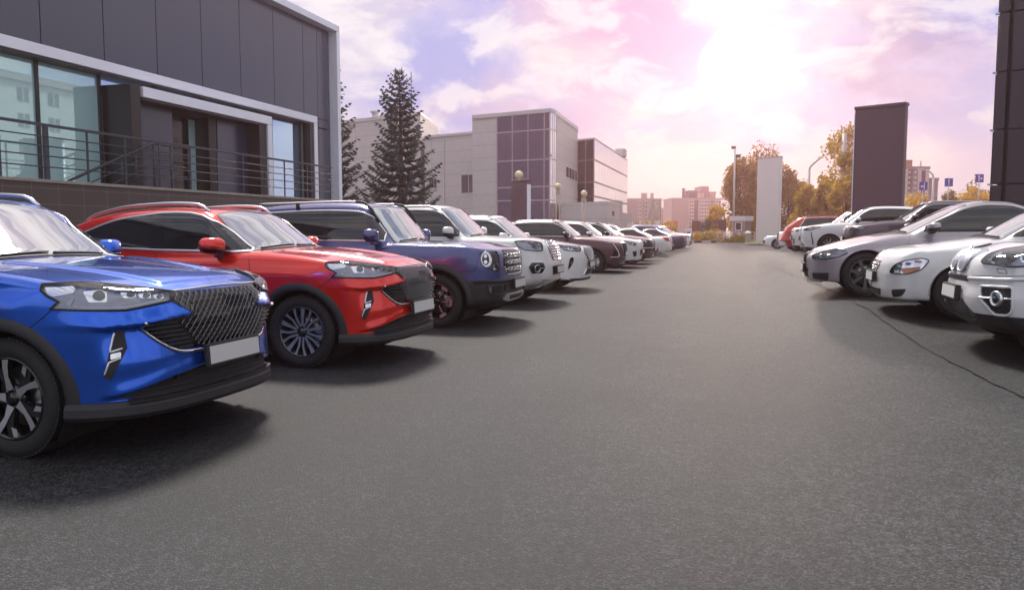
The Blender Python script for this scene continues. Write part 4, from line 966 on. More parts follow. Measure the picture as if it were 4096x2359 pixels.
spruce('slim spruce half hidden behind the showroom corner', *plan(812, 36.5), hgt(150, 36.5), 2.05, 8, group='spruce trees beside the showroom')
spruce('small dark spruce behind the barrier fence by the booth', *plan(1745, 92), hgt(541, 92), 1.35, 5, .2, .6)
LEAFSETS = {}
def broadleaf(label, x, y, h, w, mat, seed=1, trunk=.32, leaf=.30, n=5200, spiky=.0, cat='tree', name='autumn_tree', group=None, z0=0, gaps=.5):
    g = np.random.default_rng(seed); r = thing(name, label, cat, (x, y, z0), 0, group); nc = int(30+10*spiky*3); C_ = []
    for k in range(nc):
        t = g.random()**.8; z = h*(trunk + (1-trunk)*t*.97); prof = math.sin(min(1, (t*.86+.14))*math.pi)**.55*(1-.35*t*spiky); a = g.random()*6.283; rr = w/2*prof*(.25+.75*g.random()**.5)
        C_.append((math.cos(a)*rr, math.sin(a)*rr, z, (w*.13+.25)*(.6+.8*g.random())))
    C_ = np.array(C_); idx = g.integers(0, nc, n); c = C_[idx]; v = g.normal(size=(n, 3)); v /= np.linalg.norm(v, axis=1, keepdims=True); rad = g.random((n, 1))**.4
    P = c[:, :3] + v*rad*c[:, 3:4]*np.array([1, 1, .85 + spiky*.9]); P[:, 2] = np.maximum(P[:, 2], h*trunk*.5)
    u = g.normal(size=(n, 3)); u /= np.linalg.norm(u, axis=1, keepdims=True); q = np.cross(u, g.normal(size=(n, 3))); q /= np.linalg.norm(q, axis=1, keepdims=True); s = leaf*(.55+.9*g.random((n, 1)))
    T = np.stack([P - u*s*.5, P + q*s*.36, P + u*s*.5, P - u*s*.5, P + u*s*.5, P - q*s*.36], 1); tris_obj('crown', T, mat, r)
    tb = MB(); tb.tube([(0, 0, 0), (.05*w*.2, 0, h*.4), (0, .05, h*.85)], [.022*h, .015*h, .004*h], 7)
    for k in range(9):
        e = C_[g.integers(0, nc)]; s_ = h*(.22+.35*g.random()); tb.tube([(0, 0, s_), (e[0]*.5, e[1]*.5, (s_+e[2])/2+.1), (e[0], e[1], e[2])], [.009*h, .006*h, .002*h], 5)
    tb.build('trunk', M_BARK, r); return r
TG = 'autumn trees beyond the end of the car park'
def tr(label, px, ptop, Z, wpx, mat, seed, **k):
    x, y = plan(px, Z); return broadleaf(label, x, y, hgt(ptop, Z), wpx*Z/1966, mat, seed, group=TG, **k)
tr('rust coloured tall tree directly behind the guard booth pole', 1825, 408, 104, 100, M_RUST, 21, spiky=.7, n=11000, trunk=.06)
tr('tallest rust tree rising above the white pylon', 1885, 372, 108, 120, M_RUST, 22, spiky=.8, n=12000, trunk=.06)
tr('rust tree just right of the white pylon', 1945, 425, 106, 75, M_RUST, 23, spiky=.6, n=5000, trunk=.08)
tr('dark pointed tree between white pylon and curved street lamp', 1978, 455, 112, 60, M_RUST, 24, spiky=.7, n=3500, trunk=.08)
tr('orange bushy tree above the brick red wagon', 2000, 462, 88, 95, M_AUTUMN, 25, n=9500, trunk=.04)
tr('orange tree below the curved street lamp', 2045, 448, 84, 95, M_AUTUMN, 26, n=9500, trunk=.04)
tr('golden orange tree next to the dark pylon edge', 2088, 445, 78, 90, M_AUTUMN, 27, n=9500, trunk=.04)
tr('thin crowned tall tree with bare thick trunk beside the dark pylon', 2090, 330, 92, 150, M_AUTUMN, 28, n=5200, trunk=.42, spiky=.2, leaf=.34)
tr('lower orange tree hidden by the dark pylon', 2140, 455, 82, 110, M_AUTUMN, 29, n=4000, trunk=.1)
tr('yellow green shrub tree left of the guard booth', 1768, 512, 100, 55, M_YELLOW, 30, n=3000, trunk=.05)
tr('yellow shrub under the middle blue road sign', 2262, 484, 120, 85, M_YELLOW, 31, n=3500, trunk=.05)
tr('olive shrub between two blue road signs', 2345, 474, 118, 55, M_OLIVE, 32, n=3000, trunk=.05)
tr('yellow tree touching the black tower', 2405, 460, 112, 90, M_YELLOW, 33, n=4500, trunk=.05)
tr('sparse twiggy tree under the right blue road sign', 2404, 436, 124, 50, M_OLIVE, 34, n=700, trunk=.3, leaf=.3)
tr('yellow shrub beyond the yellow banners', 1652, 547, 150, 40, M_YELLOW, 35, n=2000, trunk=.05)
tr('grey green bush under the traffic light', 1725, 552, 140, 40, M_OLIVE, 36, n=1500, trunk=.05)
# ---------------------------------------------------------------- far blocks of flats
M_FLAT = [principled(n, c, .7, var=.06, scale=.3) for n, c in (('flats_beige', (.48, .40, .34)), ('flats_pinkgrey', (.46, .38, .37)), ('flats_white', (.62, .57, .55)), ('flats_plum', (.12, .075, .13)), ('flats_orange', (.52, .27, .08)), ('flats_grey', (.20, .19, .22)))]
M_FARGLASS = principled('far_window', (.10, .07, .085), .15); M_BRICK = principled('red_brick', (.30, .10, .07), .8)
def flats(label, px0, px1, ptop, Z, cols, rows, mats, Z1=None, deep=14, wide=.62, tall=.5, z_first=.06, group=None, name='apartment_block', pane=None):
    """cols: list of (x0, x1, wall material, windows across or 0) as shares of the front; windows are parts"""
    P, Q = plan(px0, Z), plan(px1, Z1 or Z); M, l = wall_frame(P, Q); h = hgt(ptop, Z); r = thing(name, label, 'apartments', (P[0], P[1], 0), 0, group); r.rotation_euler = M.to_euler()
    MB().box(0, l, .6, deep, 0, h-.6).build('core', mats[0], r); MB().box(-.2, l+.2, .0, deep, h-.598, h).build('roof', mats[0], r); me = {}
    for (a, b, m, n, *ex) in cols:
        pr = ex[0] if ex else 0.0; MB().box(l*a+.01, l*b-.01, -pr, .598, 0, h-.6).build('wall', m, r)
        if not n: continue
        cw = l*(b-a)/n; fh = (h-.6)*(1-z_first)/rows
        for i in range(n):
            for j in range(rows):
                k = (round(cw, 2), round(fh, 2)); x, z = l*a + cw*(i+.5), (h-.6)*z_first + fh*(j+.42)
                if k not in me:
                    o = MB().box(-cw*wide/2, cw*wide/2, -.06, .02, -fh*tall/2, fh*tall/2).box(-.12, .12, -.09, -.061, -fh*tall/2, fh*tall/2, 1).build('window', [pane or M_FARGLASS, M_FLAT[2]], r); me[k] = o
                else: o = me[k].copy(); COL.objects.link(o)
                o.location = (x, -pr, z)
    return r, l, h
F_ = M_FLAT; FG = 'blocks of flats on the skyline'
r_, l_, h_ = flats('beige and orange flats with chimneys behind the pavilion', 1549, 1632, 490, 210, [(0, .30, F_[1], 0), (.30, .40, F_[2], 1), (.40, .50, F_[0], 0), (.50, .64, F_[2], 1, .5), (.64, .72, F_[0], 0), (.72, .86, F_[4], 1, .5), (.86, 1, F_[4], 1)], 8, [F_[0]], group=FG)
for x in (.52, .60, .80): MB().box(l_*x-.4, l_*x+.4, 4, 5, h_, h_+1.6).build('chimney', F_[1], r_)
flats('small plum and beige flats far off between larger blocks', 1633, 1658, 513, 330, [(0, .4, F_[0], 1), (.4, .72, F_[3], 1), (.72, 1, F_[2], 1)], 8, [F_[0]], group=FG)
r_, l_, h_ = flats('long white flats with plum stair strips left of the booth', 1658, 1778, 489, 250, [(0, .34, F_[1], 0), (.34, .45, F_[2], 1, .5), (.45, .54, F_[3], 0, -.2), (.54, .76, F_[2], 2, .5), (.76, .88, F_[1], 2), (.88, 1, F_[2], 1, .5)], 9, [F_[1]], group=FG, wide=.75, tall=.4)
MB().box(l_*.27, l_*.31, 3, 5, h_, h_+3.2).build('chimney', F_[3], r_); MB().box(l_*.36, l_*.54, 2, 8, h_, h_+2.4).build('lift_house', F_[3], r_)
r_, l_, h_ = flats('stepped plum high-rise peeping over the white flats', 1712, 1765, 474, 320, [(0, .45, F_[2], 2), (.45, .75, F_[3], 1), (.75, 1, F_[4], 1)], 14, [F_[3]], group=FG)
MB().box(l_*.28, l_*.68, 0, 10, h_, h_+2.2).build('upper_storey', F_[3], r_)
r_, l_, h_ = flats('dark and cream high-rise with crane right of the dark pylon', 2222, 2288, 412, 170, [(0, .16, F_[2], 1, .6), (.16, .36, F_[3], 1), (.36, .56, F_[5], 1, .3), (.56, .72, F_[2], 0), (.72, .88, F_[3], 0, -.2), (.88, 1, F_[2], 0)], 12, [F_[5]], group=FG, pane=principled('cream_balcony', (.45, .40, .33), .5), tall=.42)  # plain cream panes for the balconies
MB().box(l_*.2, l_*.62, 3, 9, h_, h_+1.6).build('lift_house', M_BRICK, r_)
flats('plain grey narrow high-rise behind the left blue road sign', 2285, 2311, 440, 185, [(0, 1, F_[5], 0)], 1, [F_[5]], group=FG)
P0 = (46.0, 36.0)
r_ = thing('apartment_block', 'pale flats across the road mirrored in the teal showroom glass', 'apartments', (46, 44, 0), 0, FG); r_.rotation_euler = (0, 0, -math.pi/2)
MB().box(-52, 30, .3, 12, 0, 17.4).build('wall', F_[2], r_); MB().box(-52.3, 30.3, 0, 12.2, 17.402, 18.2).build('roof', F_[1], r_); w0 = None
for i in range(20):
    for j in range(6):
        if w0 is None: w0 = MB().box(-.75, .75, -.02, .5, -.75, .75).box(-.06, .06, -.06, -.021, -.75, .75, 1).build('window', [M_FARGLASS, F_[2]], r_); w = w0
        else: w = w0.copy(); COL.objects.link(w)
        w.location = (-49.5+4*i, .3, 2.0+2.8*j)
# crane
c_ = at(2287, 412, 172); r_ = thing('tower_crane', 'thin tower crane on the roof of the dark high-rise', 'crane', (c_.x, c_.y+6, 0)); M_CRANE = principled('crane_yellow', (.55, .42, .22), .6)
MB().tube([(0, 0, hgt(470, 172)), (0, 0, hgt(392, 172))], [.3, .15], 4).build('mast', M_CRANE, r_); MB().tube([(-3.7, 0, hgt(421, 172)), (1.5, 0, hgt(426, 172))], .22, 4).build('jib', M_CRANE, r_)
# ---------------------------------------------------------------- far end: booth, barrier, boards, poles
GR = 0.0
M_BOOTH = principled('booth_grey', (.30, .25, .25), .5); M_PALE = principled('pale_metal', (.55, .50, .50), .4, metal=.3)
def booth():
    Z = 86; P = plan(1806, Z); r = thing('guard_booth', 'small grey guard booth with flat white roof and square window', 'booth', (P[0], P[1], 0)); M, l = wall_frame(P, plan(1839, Z-1)); r.rotation_euler = M.to_euler(); h = hgt(534, Z)
    MB().box(0, l, 0, 1.6, 0, h-.52).build('wall', M_BOOTH, r); MB().box(-.18, l+.12, -.2, 1.8, h-.518, h, 0, .02).build('roof', M_WHITEPANEL, r)
    w = MB().box(l*.27, l*.78, -.05, .02, h-1.55, h-.62).build('window', M_WHITEPANEL, r); MB().box(l*.34, l*.71, -.08, -.051, h-1.45, h-.72).build('pane', M_WINGLASS, w); MB().box(l*.05, l*.12, -.03, .02, 0, h-.52).build('corner_post', M_PALE, r)
booth()
def barrier(label, px0, px1, Z):
    P, Q = plan(px0, Z), plan(px1, Z); M, l = wall_frame(P, Q); r = thing('barrier_rail', label, 'railing', (P[0], P[1], 0), 0, 'tubular barriers at the end of the driveway'); r.rotation_euler = M.to_euler()
    for x in (0, l): MB().tube([(x, 0, 0), (x, 0, 1.15)], .045, 6).build('post', M_PALE, r)
    MB().tube([(.08, 0, .22), (.08, 0, 1.02), (.2, 0, 1.12), (l-.2, 0, 1.12), (l-.08, 0, 1.02), (l-.08, 0, .22)], .035, 6, closed=True).build('frame', M_PALE, r); MB().tube([(.08, 0, .66), (l-.08, 0, .66)], .028, 6).build('rail', M_PALE, r)
for (lb, a, b) in (('barrier panel behind the flower bed', 1711, 1734), ('barrier panel left of the low dark hoarding', 1738, 1769), ('barrier panel right below the low dark hoarding', 1771, 1787), ('barrier panel in front of the guard booth door', 1788, 1806), ('barrier panel under the guard booth window', 1807, 1823), ('barrier panel right of the guard booth', 1826, 1838), ('barrier panel beside the white pylon', 1840, 1864)): barrier(lb, a, b, 84.5)
def board(label, px0, px1, pt, pb, Z, mat):
    P, Q = plan(px0, Z), plan(px1, Z); M, l = wall_frame(P, Q); r = thing('hoarding', label, 'sign', (P[0], P[1], 0)); r.rotation_euler = M.to_euler(); zt, zb = hgt(pt, Z), hgt(pb, Z)
    MB().box(0, l, 0, .25, zb, zt, 0, .02).build('panel', mat, r); MB().box(.02, l-.02, .02, .22, 0, zb-.002).build('plinth', principled('hoarding_base', (.22, .17, .18), .6), r)
board('rust brown blank hoarding beside the barrier', 1709, 1729, 545, 575, 88, principled('rust_panel', (.14, .035, .02), .5)); board('low dark maroon hoarding left of the guard booth', 1772, 1793, 542, 568, 87, principled('maroon_panel', (.10, .025, .03), .5))
board('red billboard with white triangle near the traffic light', 1655, 1673, 545, 562, 160, principled('red_panel', (.55, .06, .05), .5))
b_ = at(1659, 549, 159.5); t_ = [o for o in S.objects if o.get('label', '').startswith('red billboard')][0]; MB().prism([(.35, hgt(552.5, 160)), (.95, hgt(552.5, 160)), (.65, hgt(547.5, 160))], -.02, -.001, 'y').build('emblem', M_WHITEPANEL, t_)
def pole(name, label, cat, px, pt, Z, r0=.09, arm=None, head=None, base=0):
    x, y = plan(px, Z); h = hgt(pt, Z); r = thing(name, label, cat, (x, y, base)); MB().tube([(0, 0, 0), (0, 0, h)], [r0, r0*.6], 8).build('pole', M_PALE, r)
    if arm: MB().tube([(0, 0, h-.3)] + [(a[0]*_rt.x, a[0]*_rt.y, h+a[1]) for a in arm], r0*.5, 6).build('arm', M_PALE, r); a = arm[-1]; MB().box(-.35, .35, -.12, .12, -.06, .08, 0, .03, Matrix.Translation((a[0]*_rt.x, a[0]*_rt.y, h+a[1])) @ Matrix.Rotation(YAW, 4, 'Z')).build('lamp_head', M_PALE, r)
    return r, h
r_, h_ = pole('floodlight_mast', 'tall thin mast with two small floodlights behind the guard booth', 'mast', 1810, 366, 90, .14)
for dx, dz in ((-.15, -.05), (.35, -1.0)): MB().box(dx-.25, dx+.25, -.12, .12, h_+dz-.12, h_+dz+.2, 0, .03).build('floodlight', M_STEEL, r_)
pole('street_lamp', 'curved street lamp rising from the orange trees', 'street lamp', 1993, 420, 100, .28, [(.1, .3), (.5, .75), (1.4, 1.5)]); pole('street_lamp', 'street lamp arching in front of the plain grey high-rise', 'street lamp', 2299, 440, 110, .22, [(-.1, .5), (-.7, .95), (-1.9, 1.2)])
pole('street_lamp', 'slender street lamp against the long white flats', 'street lamp', 1726, 500, 120, .10, [(.1, .3), (.5, .55)])
pole('utility_pole', 'thick bare pole standing inside the thin crowned tree', 'pole', 2077, 332, 90, .42)
r_, h_ = pole('traffic_light', 'traffic light with a yellow-green lamp before the white flats', 'traffic light', 1733, 548, 125, .08); MB().box(-.2, .2, -.15, .15, h_-1.2, h_, 0, .03).build('signal_head', M_STEEL, r_); MB().sphere((0, -.18, h_-.3), .15, 8).build('lamp_lens', M_YELLOW, r_)
M_SIGNBLUE = principled('sign_blue', (.02, .03, .42), .4)
def road_sign(label, px, py, Z, arrows):
    x, y = plan(px, Z); z = hgt(py, Z); r = thing('road_sign', label, 'road sign', (x, y, 0), YAW*.9, 'blue lane signs over the street'); s = 10*Z/1966
    MB().tube([(0, .1, 0), (0, .1, z+s)], .07, 6).build('post', M_PALE, r); b = MB().box(-s, s, -.03, .03, z-s, z+s, 0, .01).build('board', M_SIGNBLUE, r)
    for pl in arrows: MB().prism([(u*s, z+v*s) for u, v in pl], -.05, -.031, 'y').build('arrow', M_WHITEPANEL, b)
up = [(-.1, -.8), (.1, -.8), (.1, .35), (.28, .35), (0, .8), (-.28, .35), (-.1, .35)]
road_sign('blue lane sign with left arrow in front of the cream high-rise', 2275, 460, 105, [[(-.05+.15, -.8), (.27, -.8), (.27, .8), (.1, .8)], [(.1, .0), (-.35, .0), (-.35, .22), (-.75, -.1), (-.35, -.42), (-.35, -.2), (.1, -.2)]])
road_sign('blue lane sign with single upright arrow', 2337, 451, 105, [up]); road_sign('blue lane sign with upright and right arrow', 2412, 441, 105, [[(a-.15, b) for a, b in up], [(.05, .0), (.4, .0), (.4, .2), (.8, -.1), (.4, -.4), (.4, -.2), (.05, -.2)]])
for k, (z0, z1) in enumerate(((474, 440), (488, 462), (500, 478), (509, 492))):
    a, b = at(2180, z0, 140), at(2520, z1, 120); n = 14
    tag(MB().tube([tuple(a.lerp(b, i/n) - Vector((0, 0, 1.2*math.sin(math.pi*i/n)))) for i in range(n+1)], .022, 4).build('overhead_wire', M_STEEL), ['topmost', 'second', 'third', 'lowest'][k] + ' overhead wire crossing the sky above the yellow shrubs', 'wire', 'overhead street wires')
# banners on the forecourt
for k, px in enumerate((1556, 1566, 1577, 1584, 1592, 1600, 1607, 1615, 1622)):
    x, y = plan(px, 135); zt = hgt(546 - (k % 3)*1.2, 135); r = thing('banner', ['first white', 'first yellow', 'second white', 'pale lime', 'deep yellow', 'cream', 'golden', 'thin white', 'last tall white'][k] + ' upright banner in the row behind the white sedan roofs', 'banner', (x, y, 0), YAW, 'banners behind the car roofs')
    MB().tube([(0, 0, 0), (0, 0, zt)], .03, 5).build('pole', M_PALE, r); MB().box(.03, .48, -.01, .01, zt-2.1, zt-.05).build('cloth', [M_WHITEPANEL, principled('banner_yellow', (.65, .45, .12), .6), M_WHITEPANEL, principled('banner_lime', (.55, .50, .18), .6), principled('banner_deep', (.62, .36, .06), .6), principled('banner_cream', (.7, .62, .45), .6), MATS['banner_yellow'], M_WHITEPANEL, M_WHITEPANEL][k], r)
# lada flag: two hanging cloths
x, y = plan(1617, 120); zt = hgt(493, 120); r = thing('flag', 'pale flag with white lettering hanging before the orange flats', 'flag', (x, y, 0), YAW); MB().tube([(0, 0, 0), (0, 0, zt+.2)], .04, 6).build('pole', M_PALE, r); V = []; F = []; nx, nz = 14, 10
for i in range(nx+1):
    for j in range(nz+1): V.append((-1.15 + 1.9*i/nx + .06*math.sin(j*.7), .12*math.sin(i*.9+j*.5), zt - .25*abs(i/nx-.55) - 3.0*j/nz))
F = [(i*(nz+1)+j, (i+1)*(nz+1)+j, (i+1)*(nz+1)+j+1, i*(nz+1)+j+1) for i in range(nx) for j in range(nz)]; fl = MB().add(V, F, 0, True).build('cloth', principled('flag_pink', (.60, .50, .50), .7), r)
textmesh('LADA', .85, M_WHITEPANEL, 'lettering', fl, Matrix.Translation((.25, -.22, zt-1.4)) @ Matrix.Rotation(math.pi/2, 4, 'X') @ Matrix.Rotation(-1.35, 4, 'Z'))
# kerb, island, shrubs
M_GRASS = principled('grass', (.075, .10, .02), .9, var=.4, scale=5, bump=.6, bscale=25); M_KERB = principled('kerb_stone', (.26, .23, .22), .8, var=.2, scale=3); M_WHITEKERB = principled('white_kerb', (.6, .57, .56), .7); M_BLACKKERB = principled('black_kerb', (.03, .025, .025), .7)
def slab_ground(name, pts, z0, z1, mat, **k): return tag(MB().prism(pts, z0, z1).build(name, mat), **k)
isl = [plan(1838, 70), plan(1850, 68), plan(1890, 67.5), plan(1930, 69), plan(1930, 80), plan(1866, 83), plan(1842, 76)]
isl = rounded(isl, 1.2, 4); c_ = np.mean(np.array(isl), 0); slab_ground('kerb', isl, 0, .14, M_KERB, label='low stone kerb round the grass island', cat='kerb')
slab_ground('grass', [tuple(c_ + (np.array(p)-c_)*.93) for p in isl], .10, .17, M_GRASS, kind='structure')
vg = [plan(1715, 85.5), plan(1866, 85.5), plan(1990, 84), plan(2000, 130), plan(1600, 130), plan(1660, 90)]; slab_ground('verge', vg, 0, .012, M_GRASS, kind='structure')
for k, (a, b) in enumerate(((1694, 1714), (1715, 1733), (1734, 1756), (1757, 1767))):
    P, Q = plan(a, 82.5-.02*k), plan(b, 82.5); M, l = wall_frame(P, Q); MBk = MB().box(0, l-.02, 0, .25, 0, .22, 0, .02, M).build('kerb_block', [M_WHITEKERB, M_BLACKKERB, M_WHITEKERB, M_BLACKKERB][k]); tag(MBk, ['white painted kerb block beside the last dark wagon', 'black painted kerb block below the flower bed', 'long white painted kerb block right of the black one', 'short black painted kerb block at the end'][k], 'kerb', 'painted kerb blocks at the far end')
sh = [(1720, 590, 83.3, .9, .9, M_YELLOW, 'pale flowering clump inside the barrier'), (1745, 586, 84, 2.2, .75, M_OLIVE, 'low olive hedge behind the white kerb'), (1765, 578, 86, 2.0, 1.2, M_YELLOW, 'yellow bush behind the barrier middle'), (1812, 590, 84, 1.6, .5, M_OLIVE, 'low green bush below the booth'), (1832, 590, 84, 1.4, .5, M_OLIVE, 'low green bush beside the booth')]
for (px, py, Z, w_, h_, mt, lb) in sh: broadleaf(lb, *plan(px, Z), h_, w_, mt, int(px), trunk=.05, leaf=.14, n=900, name='bush', cat='bush', group='low bushes by the barrier')
x, y = plan(1847, 74); r = thing('litter_bin', 'small pale litter bin on the grass island', 'bin', (x, y, .17)); MB().lathe([(.2, 0), (.24, .8), (.26, .82), (.02, .83)], 14).build('bucket', M_PALE, r); MB().lathe([(.27, .86), (.2, 1.02), (.02, 1.1)], 14).build('lid', M_WHITEPANEL, r)
x, y = plan(1700, 79); r = thing('notice_board', 'small pale notice board with blue figure one beside the kerb', 'sign', (x, y, 0), YAW); MB().box(-.32, .32, -.03, .03, .35, 1.5, 0, .01).build('board', M_WHITEPANEL, r)
for s in (-.28, .28): MB().tube([(s, .05, 0), (s, .05, 1.5)], .025, 6).build('leg', M_PALE, r)
MB().box(-.14, .14, -.045, -.031, .75, 1.15).build('blue_square', M_SIGNBLUE, r); textmesh('1', .32, M_WHITEPANEL, 'figure', r, Matrix.Translation((0, -.05, .95)) @ Matrix.Rotation(math.pi/2, 4, 'X'), .004)
# ---------------------------------------------------------------- the shapes of the car bodies, metres from the front axle
def coupe_face(y, z):
    """nose relief: a sharp brow over a hollow cheek, and a lower wing over the intake"""
    zb = np.interp(y, [.34, .55, .78, .9], [.845, .822, .792, .80]); u = zb - z
    lat = sstep((y-.35)/.035)*(1-sstep((y-.76)/.09)); brow = sstep((y-.30)/.05)*(1-sstep((y-.84)/.08))
    d = -.055*sstep(u/.014)*(1-sstep((u-.03)/.25))*lat*sstep((y - np.interp(z, [.62, .82], [.42, .64]))/.05+.3)
    d = d + .024*(1-sstep(-u/.11))*(1-sstep((u+.002)/.012))*brow
    zl = np.interp(y, [0, .25, .52, .76], [.508, .508, .459, .388]); v = z - zl
    return d + (.024*(1-sstep(v/.12))*sstep((v+.008)/.012) - .02*(1-sstep((v+.012)/.012))*sstep((z-.33)/.03))*(1-sstep((y-.74)/.07))
def shape_coupe_suv(): return CarShape(
    top=[(-3.72,.84),(-3.62,1.02),(-3.4,1.10),(-2,1.11),(-.9,1.13),(-.6,1.185),(-.2,1.165),(.3,1.115),(.62,1.06),(.8,1.01),(.95,.95)],
    roof=[(-3.8,.9),(-3.6,1.15),(-3.2,1.36),(-2.7,1.52),(-2.2,1.60),(-1.7,1.625),(-1.35,1.605),(-1.15,1.555),(-.9,1.395),(-.6,1.19),(-.3,.98)],
    front=[(.2,.76),(.27,.83),(.34,.84),(.45,.85),(.6,.875),(.75,.89),(.9,.875),(1.0,.84),(1.06,.78)],
    fsweep=[(0,0),(.3,-.012),(.5,-.045),(.62,-.09),(.72,-.16),(.80,-.26),(.86,-.40),(.9,-.58),(.94,-.9)],
    rear=[(.25,-3.55),(.4,-3.66),(.7,-3.69),(1.0,-3.66),(1.2,-3.55)], rsweep=[(0,0),(.5,.04),(.75,.14),(.86,.3),(.93,.7)],
    hw=[(-3.7,.86),(-3.2,.90),(-2.7,.925),(-2.2,.91),(-1.4,.905),(-.7,.912),(0,.923),(.4,.915),(.9,.85)],
    sec=[(.2,-.07),(.3,-.035),(.45,-.025),(.62,-.02),(.78,0),(.9,.0),(1.0,-.02),(1.08,-.055),(1.16,-.13),(1.3,-.35)],
    gw=[(-3.7,.70),(-3.2,.76),(-2.6,.80),(-1.5,.83),(-.7,.83),(-.3,.80)], tum=[(-.3,.05),(0,0),(.2,-.055),(.36,-.125),(.46,-.2),(.55,-.3)], belt=[(-4,1.12),(1,1.12)],
    kt=.05, kf=.03, kg=.07, crown=.06, feats=[('fn', coupe_face, 0, 0),
        ('top', [(.75, 0), (.72, .42), (-.4, .58), (-.4, .50), (.5, .30), (.5, 0), (.5, -.3)], .014, .05)])
def shape_suv(fo=.9, wb=2.73, ro=.95, w=1.88, h=1.70, hood=1.02, cx=-.6, cz=1.17, tx=-1.22, belt=1.10, boxy=0.0, tail=0.0, nose=None, fsw=None, kf=.05, kt=.07, drop=0.0, tuck=0.0, feats=(), hoodc=.1, hb=.06):
    """upright wagon body; boxy 0..1 squares it off, tail slopes the back, drop lowers the roof line to the rear"""
    xr = -wb-ro; hw = w/2
    top = [(xr, .80), (xr+.08, belt-.12), (xr+.3, belt-.01), (-2, belt), (-.95, belt+.02), (cx, cz), (cx+.45, cz-.01-.01*(1-boxy)), (.3, hood+hb+.025), (fo-.28, hood+hb*.55), (fo-.09, hood), (fo+.06, hood-.07)]
    roof = [(xr-.1, .8), (xr+.06+tail*.1, belt+.08), (xr+.22+tail*.35, h-.34-drop), (xr+.46+tail*.55, h-.12-drop*.8), (xr+1.0+tail*.3, h-.03-drop*.5), (-1.85, h), (tx-.22, h-.015), (tx, h-.065), ((tx+cx)/2, (h+cz)/2-.02), (cx, cz+.005), (cx+.3, cz-.2)]
    front = nose or [(.2, fo-.14), (.28, fo-.06), (.4, fo-.04), (.55, fo-.015), (.75, fo), (.9, fo-.02), (hood-.02, fo-.06), (hood+.05, fo-.12)]
    fs = fsw or [(0, 0), (.3, -.015), (.5, -.05), (.62, -.1), (.72, -.17), (hw-.12, -.26), (hw-.06, -.40), (hw-.02, -.58), (hw+.02, -.9)]
    return CarShape(top, roof, front, fs, [(.25, xr+.15), (.4, xr+.03), (.7, xr), (1.0, xr+.04), (1.25, xr+.15)], [(0, 0), (.5, .04), (.75, .13), (hw-.06, .3), (hw+.01, .7)],
        [(xr, hw-.06), (xr+.5, hw-.02), (-wb, hw), (-wb+.5, hw-.012), (-1.3, hw-.016), (-.6, hw-.01), (0, hw), (.4, hw-.008), (fo, hw-.07)],
        [(.2, -.07), (.3, -.035), (.45, -.022), (.62, -.015), (.8, 0), (belt-.18, -.002), (belt-.08, -.02), (belt, -.055-.02*(1-boxy)), (belt+.08, -.13), (belt+.2, -.35)],
        [(xr, hw-.2+.06*boxy), (xr+.5, hw-.15+.04*boxy), (-wb, hw-.11), (-1.5, hw-.09), (-.6, hw-.09), (-.2, hw-.12)], [(-.3, .05), (0, 0), (.2, -.05+.02*boxy), (.36, -.115+.04*boxy), (.46, -.18+.06*boxy), (.6, -.32+.08*boxy)],
        [(-4, belt+.01), (1, belt+.01)], kt=kt, kf=kf, kg=.07, crown=.05, feats=feats, hoodc=hoodc)
def shape_sedan(fo=.85, wb=2.8, ro=1.05, w=1.84, h=1.46, hood=.80, cx=-.45, cz=.98, tx=-1.2, belt=.93, deck=1.04, dx=-2.75, nose=None, fsw=None, kf=.06, kt=.09, feats=(), hoodc=.16, hb=.1):
    xr = -wb-ro; hw = w/2
    top = [(xr, .75), (xr+.05, deck-.09), (xr+.16, deck-.01), (xr+.5, deck-.005), (dx-.2, deck-.02), (-2, belt), (-.9, belt+.01), (cx, cz), (cx+.35, cz-.045), (.25, cz-.045+(hood+.06-cz+.045)*.55), (fo-.32, hood+.06), (fo-.12, hood), (fo+.02, hood-.10)]
    roof = [(dx-.5, deck-.3), (dx-.05, deck-.01), (dx+.3, deck+.16), (dx+.7, h-.09), (-1.95, h-.008), (-1.7, h), (tx-.15, h-.02), (tx, h-.06), ((tx+cx)/2, (h+cz)/2-.015), (cx, cz+.003), (cx+.3, cz-.16)]
    front = nose or [(.16, fo-.10), (.22, fo-.03), (.35, fo), (.5, fo), (.62, fo-.015), (hood-.06, fo-.07), (hood+.04, fo-.16)]
    fs = fsw or [(0, 0), (.3, -.02), (.5, -.07), (.62, -.13), (.72, -.22), (hw-.12, -.32), (hw-.06, -.45), (hw-.02, -.62), (hw+.02, -.9)]
    return CarShape(top, roof, front, fs, [(.2, xr+.14), (.35, xr+.02), (.6, xr), (.85, xr+.03), (1.1, xr+.1)], [(0, 0), (.5, .05), (.72, .15), (hw-.06, .32), (hw+.01, .7)],
        [(xr, hw-.07), (xr+.5, hw-.03), (-wb, hw), (-wb+.5, hw-.012), (-1.3, hw-.016), (-.6, hw-.01), (0, hw), (.4, hw-.01), (fo, hw-.09)],
        [(.16, -.07), (.25, -.04), (.4, -.025), (.55, -.015), (.68, 0), (belt-.16, -.002), (belt-.08, -.02), (belt, -.07), (belt+.08, -.15), (belt+.2, -.35)],
        [(xr, hw-.3), (dx, hw-.19), (-2.2, hw-.12), (-1.5, hw-.1), (-.5, hw-.1), (-.1, hw-.14)], [(-.3, .05), (0, 0), (.2, -.07), (.32, -.13), (.42, -.22), (.55, -.36)],
        [(-5, belt+.01), (1, belt+.01)], zb=.2, kt=kt, kf=kf, kg=.08, crown=.07, feats=feats, hoodc=hoodc, wsweep=.2, rw_x=dx+.8)
